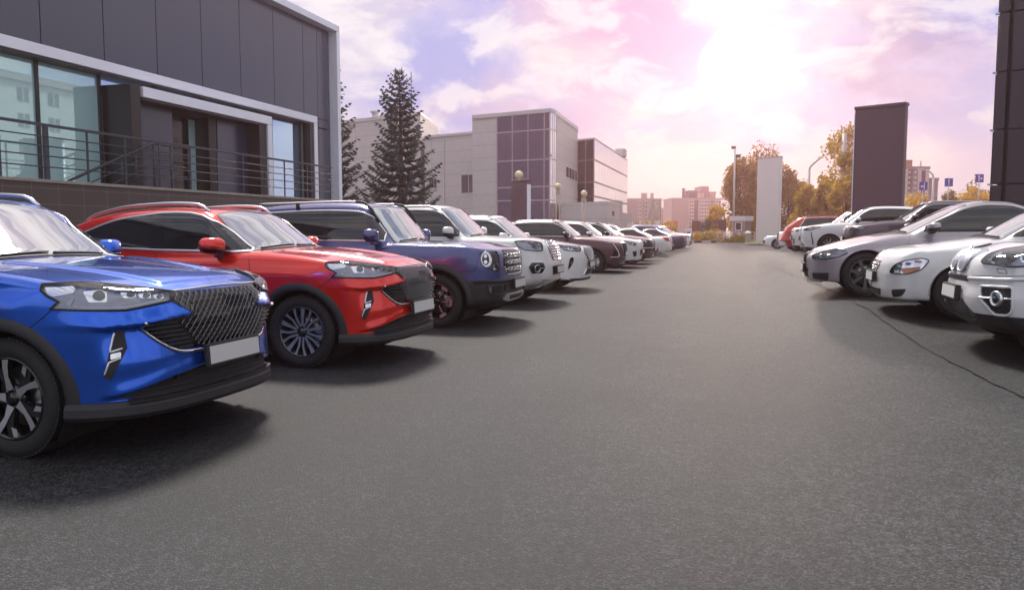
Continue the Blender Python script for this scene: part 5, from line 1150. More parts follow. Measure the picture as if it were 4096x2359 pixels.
SH = dict(
    navy=lambda: shape_suv(fo=.90, wb=2.74, ro=.97, w=1.90, h=1.78, hood=1.10, cx=-.66, cz=1.21, tx=-1.10, belt=1.13, boxy=1.0, kf=.04, kt=.05, nose=[(.26, .62), (.36, .84), (.44, .88), (.6, .89), (.66, .86), (.8, .86), (1.0, .845), (1.08, .82), (1.16, .76)], fsw=[(0, 0), (.35, -.012), (.55, -.04), (.68, -.085), (.78, -.16), (.85, -.27), (.90, -.43), (.935, -.62), (.97, -.9)], hoodc=.05, hb=.07),
    large=lambda: shape_suv(fo=.93, wb=2.80, ro=1.1, w=1.92, h=1.85, hood=1.13, cx=-.58, cz=1.26, tx=-1.15, belt=1.17, boxy=.7, kf=.05, nose=[(.3, .6), (.4, .82), (.52, .90), (.7, .92), (.85, .90), (1.0, .87), (1.1, .83), (1.2, .74)], hb=.08),
    cross=lambda: shape_suv(fo=.92, wb=2.70, ro=.95, w=1.86, h=1.69, hood=.985, cx=-.55, cz=1.15, tx=-1.2, belt=1.08, tail=.3),
    x6=lambda: shape_suv(fo=.86, wb=2.93, ro=1.08, w=1.98, h=1.69, hood=1.03, cx=-.52, cz=1.19, tx=-1.25, belt=1.12, tail=1.0, drop=.1, kf=.07, kt=.1, nose=[(.26, .62), (.36, .80), (.48, .87), (.6, .885), (.72, .86), (.85, .845), (.97, .81), (1.06, .74), (1.12, .66)], hb=.1, hoodc=.15),
    f10=lambda: shape_sedan(fo=.84, wb=2.97, ro=1.09, w=1.86, h=1.464, hood=.70, cx=-.53, cz=.985, tx=-1.38, belt=.93, deck=1.05, dx=-2.95, hb=.13),
    kia=lambda: shape_sedan(fo=.90, wb=2.61, ro=.97, w=1.74, h=1.46, hood=.80, cx=-.38, cz=1.0, tx=-1.12, belt=.94, deck=1.06, dx=-2.62, hb=.10),
    sedan=lambda: shape_sedan())
# ---------------------------------------------------------------- the cars
def car_coupe_suv(label, body, x, y, wheel, mats, res=.014):
    root = thing('parked_car', label, 'car', (x, y, 0), 0, 'cars parked in the two rows beside the driveway'); sh = shape_coupe_suv(); C = CarMaker(sh, root, body)
    R = .364; zc = R; AR = .415
    C.skin(res, [(0, zc, AR), (-2.725, zc, AR)])
    for ax in (0, -2.725):
        C.arch(ax, zc, AR, .075, .018, M_BLACK)
        for sd_ in (-1, 1): C.wheel(ax, sd_, R, .245, wheel, .895, .225, mats)
    # glass
    win = [(-.64, 1.145), (-1.06, 1.15), (-1.74, 1.158), (-2.75, 1.19), (-2.95, 1.26), (-2.5, 1.425), (-2.34, 1.47), (-2.14, 1.503), (-1.82, 1.54), (-1.6, 1.548), (-1.41, 1.54), (-1.26, 1.515), (-1.08, 1.442), (-.9, 1.325), (-.745, 1.215)]
    C.patch('side_window', 90, win, M_SIDEGLASS, .008, .02)
    C.strip('window_trim', 90, win, M_SATIN, .022, .007, .03, closed=True, smooth=False, base=.006)
    C.patch('door_pillar', 90, [(-1.625, 1.165), (-1.735, 1.53), (-1.87, 1.52), (-1.80, 1.168)], M_GLOSSBLACK, .011)
    half = [(-.585, 0), (-.60, -.3), (-.635, -.55), (-.69, -.67), (-.95, -.62), (-1.17, -.56), (-1.195, -.3), (-1.2, 0)]
    ws = half + [(a, -b) for a, b in half[-2:0:-1]]
    C.patch('windscreen', 'top', ws, M_SCREEN, .003, .05)
    C.strip('windscreen_seal', 'top', ws, M_RUBBER, .016, .005, .04, mirror=False, closed=True, smooth=False)
    hb = [(-.50, 0), (-.52, -.3), (-.555, -.55), (-.60, -.68)]; cowl = hb + [(-.69, -.69), (-.635, -.56), (-.605, -.3), (-.59, 0)]
    C.patch('cowl_panel', 'top', [(-.555, 0), (-.57, -.3), (-.60, -.55), (-.64, -.68), (-.69, -.68), (-.64, -.55), (-.605, -.3), (-.59, 0)] + [(-.605, .3), (-.64, .55), (-.69, .68), (-.64, .68), (-.60, .55), (-.57, .3)], M_BLACK, .005, .03)
    C.wipers(-.60, .05, .58)
    C.roof_rails(-2.9, -1.25, .56, .05, .017)
    C.mirror_pair(-.93, .755, 1.205, body, (.22, .25, .175), M_GLOSSBLACK)
    # nose
    gr = [(-.45, .985), (-.475, .94), (-.335, .85), (-.65, .815), (-.53, .69), (-.42, .635), (.42, .635), (.53, .69), (.65, .815), (.335, .85), (.475, .94), (.45, .985)]
    G = C.patch('grille', 0, gr, M_GLOSSBLACK, .004, .03)
    C.lattice(0, [(-.45, .985), (-.475, .94), (-.335, .85), (-.47, .83), (-.30, .635), (.30, .635), (.47, .83), (.335, .85), (.475, .94), (.45, .985)], (.052, .028), M_GRILLECHROME, .0021, .012, G, 'grille_mesh')
    C.slats(0, [(-.46, .82), (-.65, .815), (-.53, .69), (-.42, .635), (-.31, .635)], 7, M_BLACK, .012, .012, parent=G, name='grille_bars', mirror=True)
    C.strip('grille_trim', 0, [(-.655, .822), (-.59, .745), (-.52, .68), (-.41, .622), (-.24, .61)], M_CHROME, .022, .014, .02)
    C.strip('bonnet_trim', 0, [(-.46, .99), (-.2, .997), (0, 1.0), (.2, .997), (.46, .99)], M_CHROME, .014, .01, .03, mirror=False)
    hl = [(-.415, 1.048), (-.23, 1.052), (-.10, 1.04), (.13, 1.008), (.285, .982), (.25, .935), (.007, .90), (-.196, .905), (-.378, .912), (-.337, .954), (-.39, .985), (-.42, 1.015)]
    H = C.pair(C.patch('headlight', 45, hl, M_LAMPDARK, .002, .02))
    C.patch('daytime_light', 45, [(-.30, .94), (-.27, .97), (-.255, .97), (-.275, .935), (-.19, .925), (.0, .922), (.20, .948), (.21, .94), (.0, .91), (-.20, .913)], M_LAMPWHITE, .008, .015, parent=H)
    C.patch('light_guide', 45, [(-.40, 1.035), (-.23, 1.04), (-.26, 1.005), (-.36, .985), (-.39, 1.0)], M_LAMPCHROME, .007, .02, parent=H)
    for (u, z, a, b) in ((-.135, .985, .045, .034), (.03, .985, .032, .017), (.115, .975, .028, .015), (.19, .966, .024, .013)):
        C.patch('reflector', 45, rounded([(u-a*1.7, z+b*.8), (u+a, z+b), (u+a, z-b), (u-a*1.1, z-b)], .01), M_LAMPCHROME, .006, .015, parent=H)
        C.patch('projector', 45, ellipse(u+a*.1, z, a*.72, b*.8, 14), M_PROJ, .010, .012, parent=H)
    C.patch('headlight_cover', 45, hl, M_LAMPLENS, .016, .02, parent=H); C.strip('headlight_seal', 45, hl, M_RUBBER, .012, .018, .02, closed=True, parent=H, smooth=False)
    fg = [(-.06, .775), (-.01, .785), (.005, .675), (-.09, .49), (-.125, .515), (-.095, .64)]
    Fg = C.pair(C.patch('fog_light_bezel', 45, fg, M_BLACK, .006, .02))
    C.strip('bezel_trim', 45, [(-.06, .77), (-.088, .655), (-.02, .675)], M_SATIN, .014, .008, .02, parent=Fg, smooth=False)
    C.strip('bezel_trim', 45, [(-.122, .515), (-.095, .595), (-.03, .62)], M_SATIN, .014, .008, .02, parent=Fg, smooth=False)
    C.patch('fog_light', 45, rounded([(-.085, .645), (-.03, .655), (-.03, .625), (-.085, .612)], .008), M_LAMPCHROME, .012, .01, parent=Fg)
    it = [(-.74, .385), (-.52, .455), (-.25, .505), (.25, .505), (.52, .455), (.74, .385), (.6, .35), (-.6, .35)]
    I = C.patch('lower_intake', 0, it, M_BLACK, .004, .03)
    C.slats(0, it, 4, M_BLACK, .014, .012, parent=I)
    C.band('front_lip', .31, [(-.03, -.055), (.03, -.055), (.045, -.03), (.04, .015), (.02, .045), (-.03, .05)], M_BLACK, -73, 73)
    C.band('lip_blade', .352, [(.012, -.006), (.05, -.006), (.052, .008), (.012, .012)], M_DARKMETAL, -52, 52)
    C.band('sill_trim', .315, [(-.02, -.05), (.02, -.05), (.012, .07), (-.02, .08)], M_BLACK, 100, 161, 40, (-1.36, 0)) if False else None
    sl_ = [(-.40, .29), (-2.31, .29), (-2.31, .40), (-.40, .40)]
    C.patch('sill_trim', 90, sl_, M_BLACK, .018, .05)
    C.plate(.945, .575, .52, .112, 4)
    for yy, zz in ((-.43, .47), (.43, .47)): C.patch('parking_sensor', 0, ellipse(yy, zz, .02, .02, 12), M_GLOSSBLACK, .016, .01, mirror=False)
    C.seams([(90, [(-.50, 1.165), (-.42, 1.15), (-.297, 1.137), (-.05, 1.124), (.197, 1.103), (.39, 1.075), (.54, 1.041)]), (90, [(.362, .915), (.30, .86), (.2, .79)]),
             (90, [(-.62, 1.14), (-.55, .97), (-.53, .7), (-.5, .42)]), (90, [(-1.72, 1.15), (-1.74, .9), (-1.74, .42)]), (90, [(-2.75, 1.18), (-2.7, .95), (-2.45, .75)])])
    for sg in (-1, 1):
        C.patch('door_handle', 90, rounded([(-1.42 if sg < 0 else -2.42, .985), (-1.62 if sg < 0 else -2.6, .99), (-1.62 if sg < 0 else -2.6, 1.015), (-1.42 if sg < 0 else -2.42, 1.01)], .01), body, .03, .02)
    C.patch('rear_window', 180, [(-.55, 1.22), (.55, 1.22), (.48, 1.48), (-.48, 1.48)], M_SIDEGLASS, .006, .05)
    tl = [(-.72, .98), (-.45, 1.0), (-.42, .93), (-.7, .9)]
    C.patch('tail_light', 180, tl, M_REDLENS, .006, .04)
    return root
P_RED = paint('red', (.78, .020, .012), .40, .20); P_BLUE = paint('blue', (.004, .12, .72), .75, .19)
car_coupe_suv('bright red coupe-roofed crossover with black wheel arches beside the blue car', P_RED, -4.2, 7.78, 'ten', [M_MACHINED, M_DARKMETAL])
car_coupe_suv('metallic blue crossover nearest the camera with a black mesh grille and blank plate', P_BLUE, -4.2, 4.53, 'star', [M_MACHINED, M_GLOSSBLACK])
GRP = 'cars parked in the two rows beside the driveway'
def new_car(label, x, y, z=0.0, rot=0.0): return thing('parked_car', label, 'car', (x, y, z), math.radians(rot), GRP)
P_NAVY = paint('slate_navy', (.075, .085, .24), .45, .25); P_WHITE = paint('white', (.80, .80, .80), 0, .35, .02); P_WHITE2 = paint('pearl_white', (.76, .76, .74), .05, .35, .02)
P_SILVER = paint('silver', (.70, .70, .70), .15, .34, .04); P_SILVER2 = paint('pale_silver', (.72, .72, .73), .2, .34, .04); P_GREY = paint('lilac_grey', (.36, .325, .36), .4, .34, .04)
P_BURG = paint('dark_plum', (.085, .026, .036), .3); P_DARK = paint('black_brown', (.038, .018, .022), .3); P_PLUM = paint('purple_blue', (.04, .035, .085), .35); P_VIOLET = paint('violet_blue', (.07, .06, .32), .3)
P_RED2 = paint('brick_red', (.50, .035, .015), .2); P_TAUPE = paint('taupe', (.12, .085, .10), .4)
def lamp(C, ang, poly, cells=(), guide=None, house=None, amber=None, parent=None):
    H = C.pair(C.patch('headlight', ang, poly, house or M_LAMPDARK, .003, .02))
    if guide: C.patch('daytime_light', ang, guide, M_LAMPWHITE, .008, .015, parent=H)
    for (u, z, a, b) in cells:
        C.patch('reflector', ang, ellipse(u, z, a, b, 20), M_LAMPCHROME, .007, .02, parent=H); C.patch('projector', ang, ellipse(u, z, a*.6, b*.6, 16), M_PROJ, .011, .015, parent=H)
    if amber: C.patch('indicator', ang, amber, M_AMBER, .009, .02, parent=H)
    C.patch('headlight_cover', ang, poly, M_LAMPLENS, .016, .025, parent=H); C.strip('headlight_seal', ang, poly, M_RUBBER, .012, .018, .025, closed=True, parent=H, smooth=False); return H
# ---- slate navy square off-roader
def car_navy():
    root = new_car('slate blue boxy off-roader with round lamps in black boxes and black lower bumper', -4.12, 11.2); C = CarMaker(SH['navy'](), root, P_NAVY)
    wb = 2.74; low = lambda V: np.maximum(V[:, 2] - .665, .12 - V[:, 0])
    C.base(P_NAVY, .376, .24, 'block', [M_MACHINED, M_GLOSSBLACK], wb, .024, (.085, .03, M_BLACK), AR=.44, splits=[(low, 'lower_bumper', M_BLACK)])
    C.glasshouse(-.66, -1.10, 1.19, (-3.35, -3.25), -.76, (-1.76,), gap=.13, trim=M_SATIN, wsw=(.66, .60))
    n = 26; xs = np.linspace(-2.95, -1.32, n); P = C.sh.project(np.stack([xs, np.full(n, -.66)], 1), 'top')
    C.tubepart('roof_rail', [tuple(p + np.array([0, 0, .085])) for p in P], .026, M_SATIN, rz=.6)
    P2 = C.sh.project(np.array([(-1.34, -.66), (-1.2, -.665), (-1.08, -.67), (-.98, -.68)]), 'top'); C.tubepart('rail_foot', [tuple(p + np.array([0, 0, h])) for p, h in zip(P2, (.085, .08, .05, .0))], .026, M_BLACK, rz=.8)
    for x in (-2.3, -2.9): C.tubepart('rail_foot', [tuple(C.sh.project(np.array([(x, -.66)]), 'top')[0] + np.array([0, 0, h])) for h in (0, .07)], .03, M_BLACK)
    C.mirror_pair(-.93, .83, 1.285, P_NAVY, (.20, .21, .19), P_NAVY)
    B = C.pair(C.patch('lamp_surround', 45, rounded([(-.153, 1.065), (.139, 1.068), (.171, .811), (.133, .789), (.001, .813), (-.129, .882)], .02), M_GLOSSBLACK, .006, .02))
    C.patch('headlight', 45, ellipse(-.068, .962, .072, .098), M_LAMPCHROME, .012, .015, parent=B)
    C.patch('projector', 45, ellipse(-.080, .962, .05, .080), M_GLOSSBLACK, .017, .015, parent=B)
    for dz in (.045, -.035): C.patch('projector', 45, ellipse(-.085, .962+dz, .024, .027, 14), M_LAMPCHROME, .021, .01, parent=B)
    C.strip('lamp_ring', 45, ellipse(-.068, .962, .075, .101), M_CHROME, .012, .02, .02, closed=True, parent=B)
    C.patch('indicator', 45, [(.03, .845), (.15, .82), (.13, .80), (.03, .82)], M_LAMPCHROME, .010, .015, parent=B)
    gr = [(-.405, 1.09), (-.43, .86), (-.33, .745), (.33, .745), (.43, .86), (.405, 1.09)]
    G = C.patch('grille', 0, rounded(gr, .03), M_GLOSSBLACK, .004, .03); C.slats(0, gr, 9, M_BLACK, .018, .012, parent=G)
    for z in (1.0, .905, .81):
        for y in (-.24, -.08, .08, .24): C.strip('grille_link', 0, rounded([(y-.068, z+.02), (y+.068, z+.02), (y+.068, z-.02), (y-.068, z-.02)], .018), M_CHROME, .011, .012, .02, closed=True, mirror=False, parent=G, smooth=False, base=.012)
        C.strip('grille_link', 0, [(-.41, z), (-.31, z)], M_SATIN, .010, .012, .02, parent=G, base=.010)
    C.strip('grille_trim', 0, [(-.42, .85), (-.335, .742), (-.2, .735), (0, .733), (.2, .735), (.335, .742), (.42, .85)], M_SATIN, .012, .012, .02, mirror=False)
    F = C.pair(C.patch('fog_light_bezel', 45, rounded([(-.07, .615), (.28, .61), (.28, .50), (.22, .47), (-.03, .485)], .03), M_GLOSSBLACK, .004, .02))
    C.strip('bezel_rim', 45, rounded([(-.07, .615), (.28, .61), (.28, .50), (.22, .47), (-.03, .485)], .03), M_BLACK, .014, .02, .02, closed=True, parent=F)
    C.patch('fog_light', 45, [(-.04, .585), (-.01, .585), (-.005, .51), (-.03, .51)], M_LAMPCHROME, .01, .015, parent=F)
    C.band('bumper_top', .66, [(-.02, -.02), (.03, -.03), (.04, .0), (.0, .018)], M_BLACK, -66, 66)
    C.patch('skid_plate', 0, [(-.52, .40), (-.42, .47), (.42, .47), (.52, .40), (.3, .36), (-.3, .36)], M_SATIN, .02, .03)
    C.patch('lower_intake', 0, [(-.30, .44), (.30, .44), (.26, .39), (-.26, .39)], M_BLACK, .03, .03)
    C.plate(.955, .60, .52, .112, 2)
    C.seams([(90, [(-.70, 1.25), (-.6, 1.205), (-.43, 1.19), (-.03, 1.175), (.41, 1.148), (.6, 1.085)]), (90, [(-.73, 1.2), (-.73, .9), (-.6, .6), (-.55, .42)]), (90, [(-1.76, 1.2), (-1.76, .42)]), (45, [(-.153, 1.06), (-.2, .9), (-.24, .81), (-.4, .80)])])
    C.patch('sill_trim', 90, [(-.42, .28), (-2.3, .28), (-2.3, .42), (-.42, .42)], M_BLACK, .025, .06)
    return root
# ---- tall white off-roader
def car_large():
    root = new_car('tall white off-roader with seven chrome grille bars and round fog lamp', -4.31, 14.6); C = CarMaker(SH['large'](), root, P_WHITE2)
    C.base(P_WHITE2, .385, .24, 'silver', [M_SILVERWHEEL, M_SILVERWHEEL], 2.8, .03, (.04, .012, None), AR=.44)
    C.glasshouse(-.58, -1.15, 1.235, (-3.5, -3.4), -.68, (-1.7,), gap=.12, trim=M_RUBBER, wsw=(.68, .60))
    C.roof_rails(-3.0, -1.25, .64, .06, .022); C.mirror_pair(-.88, .84, 1.33, P_WHITE2, (.19, .22, .19), M_BLACK)
    gr = [(-.38, 1.15), (-.41, 1.06), (-.34, .86), (-.28, .815), (.28, .815), (.34, .86), (.41, 1.06), (.38, 1.15)]
    G = C.patch('grille', 0, rounded(gr, .02), M_GLOSSBLACK, .006, .03); C.slats(0, gr, 7, M_CHROME, .020, .022, parent=G); C.strip('grille_trim', 0, rounded(gr, .02), M_CHROME, .026, .022, .03, closed=True, mirror=False, parent=G, smooth=False)
    lamp(C, 45, [(-.40, 1.16), (-.10, 1.165), (.13, 1.13), (.10, .99), (-.02, .985), (-.25, 1.01), (-.36, 1.06)], ((-.08, 1.08, .05, .045), (.04, 1.07, .04, .04)), [(-.30, 1.03), (-.02, 1.0), (.09, 1.01), (.09, 1.02), (-.02, 1.012), (-.29, 1.045)])
    fg = [(-.22, .70), (-.16, .79), (.10, .78), (.16, .68), (.08, .575), (-.16, .57)]
    F = C.pair(C.patch('fog_light_bezel', 45, rounded(fg, .03), M_GLOSSBLACK, .006, .02)); C.strip('bezel_rim', 45, rounded(fg, .03), P_WHITE2, .02, .022, .02, closed=True, parent=F)
    C.patch('fog_light', 45, ellipse(-.04, .675, .052, .06), M_PROJ, .014, .015, parent=F); C.strip('fog_ring', 45, ellipse(-.04, .675, .058, .066), M_CHROME, .014, .02, .02, closed=True, parent=F)
    C.strip('fog_bar', 45, [(.02, .675), (.15, .68)], M_CHROME, .012, .012, .02, parent=F)
    C.patch('lower_intake', 0, [(-.36, .70), (.36, .70), (.30, .54), (-.30, .54)], M_BLACK, .005, .03)
    C.band('front_lip', .46, [(-.02, -.04), (.012, -.03), (.02, .02), (-.02, .03)], M_SATIN, -45, 45); C.plate(.975, .64, .52, .112, 2)
    C.seams([(90, [(-.62, 1.27), (-.5, 1.22), (.0, 1.20), (.4, 1.185), (.55, 1.16)]), (90, [(-.68, 1.23), (-.6, .7)])]); return root
# ---- white crossover with mesh grille
def nose_mesh(C, body):
    gr = [(-.38, .985), (-.50, .90), (-.33, .745), (-.25, .70), (.25, .70), (.33, .745), (.50, .90), (.38, .985)]
    G = C.patch('grille', 0, gr, M_GLOSSBLACK, .004, .03); C.lattice(0, gr, (.07, .04), M_SATIN, .004, .01, G, 'grille_mesh')
    C.strip('grille_trim', 0, [(-.50, .895), (-.33, .735), (-.24, .69), (0, .685), (.24, .69), (.33, .735), (.50, .895)], M_CHROME, .026, .016, .03, mirror=False, smooth=False)
    lamp(C, 45, [(-.42, 1.05), (-.12, 1.02), (.20, .985), (.12, .90), (-.02, .895), (-.25, .92)], ((-.14, .96, .05, .035), (.0, .95, .04, .028)), [(-.30, .96), (-.15, .912), (.0, .905), (.12, .93), (.0, .92), (-.15, .93)])
    fg = [(-.16, .75), (-.09, .765), (-.07, .66), (-.17, .50), (-.20, .52)]
    F = C.pair(C.patch('fog_light_bezel', 45, fg, M_GLOSSBLACK, .005, .02)); C.patch('fog_light', 45, ellipse(-.12, .64, .02, .05, 14), M_LAMPCHROME, .01, .012, parent=F); C.strip('bezel_rim', 45, fg, body, .016, .018, .02, closed=True, parent=F)
    C.patch('lower_intake', 0, [(-.42, .36), (-.30, .49), (.30, .49), (.42, .36)], M_BLACK, .004, .03); C.strip('intake_trim', 0, [(-.44, .355), (-.31, .50)], M_SATIN, .03, .016, .03)
def car_cross(label, body, x, y, z, rot, nose, res=.032, wheel='multi', rails=True, roof=None, det=True, shape='cross', black_arch=False):
    root = new_car(label, x, y, z, rot); C = CarMaker(SH[shape](), root, body)
    C.base(body, .355, .235, wheel, [M_MACHINED, M_DARKMETAL], 2.7, res, (.06, .014, M_BLACK) if black_arch else (.025, .008, None), AR=.405)
    C.glasshouse(-.55, -1.2, 1.13, (-3.0, -2.75), -.62, (-1.72,), gap=.095, trim=M_SATIN if det else None, wsw=(.66, .56))
    if rails: C.roof_rails(-2.7, -1.25, .58, .05, .018, M_SATIN if rails is True else rails)
    C.mirror_pair(-.86, .80, 1.225, body, (.19, .22, .15), M_BLACK); nose(C, body)
    C.band('front_lip', .27, [(-.02, -.03), (.015, -.03), (.02, .02), (-.02, .03)], M_BLACK, -60, 60)
    C.patch('sill_trim', 90, [(-.41, .28), (-2.29, .28), (-2.29, .36), (-.41, .36)], M_BLACK, .014, .06)
    C.seams([(90, [(-.6, 1.13), (-.53, .9), (-.5, .42)]), (90, [(-1.72, 1.1), (-1.72, .42)]), (90, [(-.45, 1.155), (0, 1.12), (.42, 1.075)])])
    C.patch('rear_window', 180, [(-.58, 1.18), (.58, 1.18), (.50, 1.52), (-.50, 1.52)], M_SIDEGLASS, .006, .05); C.patch('rear_plate', 180, [(-.26, .90), (.26, .90), (.26, .79), (-.26, .79)], M_PLATE, .01, .05)
    tl = [(-.74, 1.02), (-.42, 1.04), (-.40, .95), (-.72, .92)]; C.patch('tail_light', 180, tl, M_REDLENS, .006, .04)
    C.plate(.955, .595, .52, .112, 3); return root, C
# ---- dark crossover with long slanting lights
def nose_blade(C, body):
    gr = [(-.36, .93), (-.50, .93), (-.30, .62), (.30, .62), (.50, .93), (.36, .93)]
    G = C.patch('grille', 0, gr, M_GLOSSBLACK, .005, .03); C.lattice(0, gr, (.08, .05), M_DARKMETAL, .006, .01, G, 'grille_mesh'); C.strip('grille_trim', 0, [(-.52, .94), (-.31, .60), (0, .59), (.31, .60), (.52, .94)], M_SATIN, .02, .014, .03, mirror=False, smooth=False)
    H = C.pair(C.patch('headlight', 45, [(-.42, 1.0), (-.05, .97), (.12, .95), (.10, .925), (-.2, .94)], M_LAMPDARK, .005, .02))
    C.strip('daytime_light', 45, [(-.12, .92), (.06, .70), (.14, .56), (.10, .50)], M_LAMPWHITE, .03, .012, .03, parent=H, smooth=False)
    F = C.pair(C.patch('fog_light_bezel', 45, [(-.10, .72), (.0, .70), (.08, .56), (-.15, .50)], M_GLOSSBLACK, .004, .02)); C.strip('bezel_trim', 45, [(-.20, .50), (.08, .50), (.14, .56)], M_SATIN, .024, .014, .03, parent=F, smooth=False)
    C.patch('lower_intake', 0, [(-.45, .36), (-.38, .48), (.38, .48), (.45, .36)], M_BLACK, .004, .03)
def nose_round(C, body):
    gr = [(-.34, .66), (-.40, .56), (-.30, .42), (.30, .42), (.40, .56), (.34, .66)]
    G = C.patch('grille', 0, rounded(gr, .04), M_GLOSSBLACK, .004, .03); C.slats(0, gr, 4, M_DARKMETAL, .014, .01, parent=G)
    lamp(C, 45, rounded([(-.38, .98), (-.1, .95), (.08, .86), (.02, .80), (-.2, .84)], .03), ((-.12, .90, .05, .035),))
    F = C.pair(C.patch('fog_light_bezel', 45, rounded([(-.10, .60), (.10, .62), (.10, .44), (-.02, .40)], .03), M_GLOSSBLACK, .004, .02)); C.patch('fog_light', 45, [(-.04, .58), (.08, .59), (.08, .56), (-.04, .55)], M_LAMPCHROME, .01, .015, parent=F)
def nose_kidney(C, body, z0=.78, z1=1.0, w=.19, hl=None, low=True):
    for sg in (-1, 1):
        k = rounded([(sg*.025, z1), (sg*(w+.05), z1-.01), (sg*(w+.02), z0+.02), (sg*.05, z0)], .035)
        G = C.patch('grille', 0, k, M_GLOSSBLACK, .004, .02, mirror=False); C.slats(0, k, 9, M_DARKMETAL, .008, .012, vertical=True, parent=G); C.strip('grille_trim', 0, k, M_CHROME, .016, .014, .02, closed=True, mirror=False, parent=G, smooth=False)
    lamp(C, 45, rounded(hl or [(-.40, .96), (-.15, .99), (.06, .95), (.10, .86), (-.12, .85), (-.36, .88)], .05), ((-.16, .92, .05, .05), (-.02, .91, .045, .045)))
    if low:
        C.strip('bumper_trim', 45, [(-.38, .66), (-.1, .655), (.15, .66), (.4, .66)], M_SATIN, .03, .02, .03)
        F = C.pair(C.patch('fog_light_bezel', 45, rounded([(-.10, .62), (.10, .62), (.08, .50), (-.06, .50)], .02), M_GLOSSBLACK, .004, .02)); C.patch('fog_light', 45, ellipse(.0, .56, .035, .035, 14), M_LAMPCHROME, .01, .015, parent=F)
        C.patch('lower_intake', 0, [(-.5, .56), (.5, .56), (.44, .40), (-.44, .40)], M_BLACK, .004, .03)
def nose_plain(C, body):
    gr = [(-.40, .90), (-.45, .80), (-.30, .72), (.30, .72), (.45, .80), (.40, .90)]
    G = C.patch('grille', 0, gr, M_GLOSSBLACK, .004, .03); C.slats(0, gr, 3, M_CHROME, .02, .016, parent=G)
    lamp(C, 45, [(-.38, .96), (.05, .93), (.10, .84), (-.25, .87)], ((-.12, .90, .04, .03),))
    I = C.patch('lower_intake', 0, [(-.6, .56), (.6, .56), (.5, .34), (-.5, .34)], M_GLOSSBLACK, .004, .03); C.strip('intake_trim', 0, [(-.62, .57), (-.52, .33)], M_CHROME, .02, .014, .03)
# ---- white crossover with shield-like cut cheeks (right row)
def nose_shield(C, body):
    gr = [(-.40, .95), (-.44, .90), (-.36, .66), (-.22, .60), (.22, .60), (.36, .66), (.44, .90), (.40, .95)]
    G = C.patch('grille', 0, gr, M_LAMPDARK, .004, .03); C.lattice(0, gr, (.05, .05), M_SATIN, .004, .01, G, 'grille_mesh'); C.strip('grille_trim', 0, [(-.45, .92), (-.38, .66), (-.22, .58), (.22, .58), (.38, .66), (.45, .92)], M_CHROME, .03, .016, .03, mirror=False, smooth=False)
    lamp(C, 45, [(-.44, .985), (-.2, .985), (.12, .92), (.15, .87), (-.05, .865), (-.22, .89)], ((-.12, .925, .05, .028), (.02, .91, .045, .024)))
    C.patch('cheek_vent', 45, [(-.20, .80), (-.17, .80), (-.23, .36), (-.26, .40)], M_GLOSSBLACK, .006, .02)
    C.patch('lower_intake', 0, [(-.64, .34), (-.48, .52), (-.40, .44), (.40, .44), (.48, .52), (.64, .34)], M_GLOSSBLACK, .005, .03)
    C.strip('cheek_trim', 0, [(-.66, .36), (-.50, .56), (-.47, .82)], body, .05, .03, .03, smooth=False)
# ---- sedans
def car_sedan(label, body, x, y, z, rot, shape, nose=None, res=.04, wheel='multi', trim=None, tail=None, R=.325, wb=2.8, cx=-.45, tx=-1.2, belt=.93, rear=(-2.65, -2.45), gap=.085, wmats=None, plate=(.5, .875), pill=(-1.62,), lip=True):
    root = new_car(label, x, y, z, rot); C = CarMaker(SH[shape](), root, body)
    C.base(body, R, R*.69, wheel, wmats or [M_SILVERWHEEL, M_DARKMETAL], wb, res, (.02, .006, None), AR=R+.035)
    C.glasshouse(cx, tx, belt+.045, rear, None, pill, gap=gap, trim=trim, wsw=(.66, .53))
    C.mirror_pair(cx-.36, C.sh.hw(-.6)-.10, belt+.13, body, (.18, .20, .13), M_BLACK)
    if nose: nose(C, body)
    if tail: tail(C, body)
    C.plate(plate[1]+.02, plate[0], .52, .112, 3)
    C.seams([(90, [(cx-.08, belt), (cx-.02, .7), (cx-.0, .35)]), (90, [(pill[0], belt), (pill[0], .35)])])
    for xx in (-1.45, -2.4): C.patch('door_handle', 90, rounded([(xx, belt-.12), (xx-.18, belt-.115), (xx-.18, belt-.09), (xx, belt-.095)], .01), body, .03, .025)
    return root, C
def nose_f10(C, body):
    for sg in (-1, 1):
        k = rounded([(sg*.02, .655), (sg*.20, .66), (sg*.205, .52), (sg*.16, .485), (sg*.04, .48)], .03)
        G = C.patch('grille', 0, k, M_GLOSSBLACK, .004, .02, mirror=False); C.slats(0, k, 8, M_BLACK, .008, .012, vertical=True, parent=G); C.strip('grille_trim', 0, k, M_DARKMETAL, .014, .014, .02, closed=True, mirror=False, parent=G, smooth=False)
    lamp(C, 45, rounded([(.16, .60), (-.02, .675), (-.25, .715), (-.40, .69), (-.43, .655), (-.34, .60), (-.14, .555), (.12, .545)], .02), ((-.05, .62, .045, .04), (-.18, .64, .04, .04)))
    C.patch('lower_intake', 45, rounded([(.14, .33), (-.20, .345), (-.18, .225), (.14, .235)], .02), M_BLACK, .004, .02); C.patch('centre_intake', 0, [(-.40, .40), (.40, .40), (.36, .25), (-.36, .25)], M_BLACK, .004, .03)
    C.band('front_lip', .205, [(-.02, -.02), (.012, -.02), (.02, .01), (-.02, .02)], body, -55, 55)
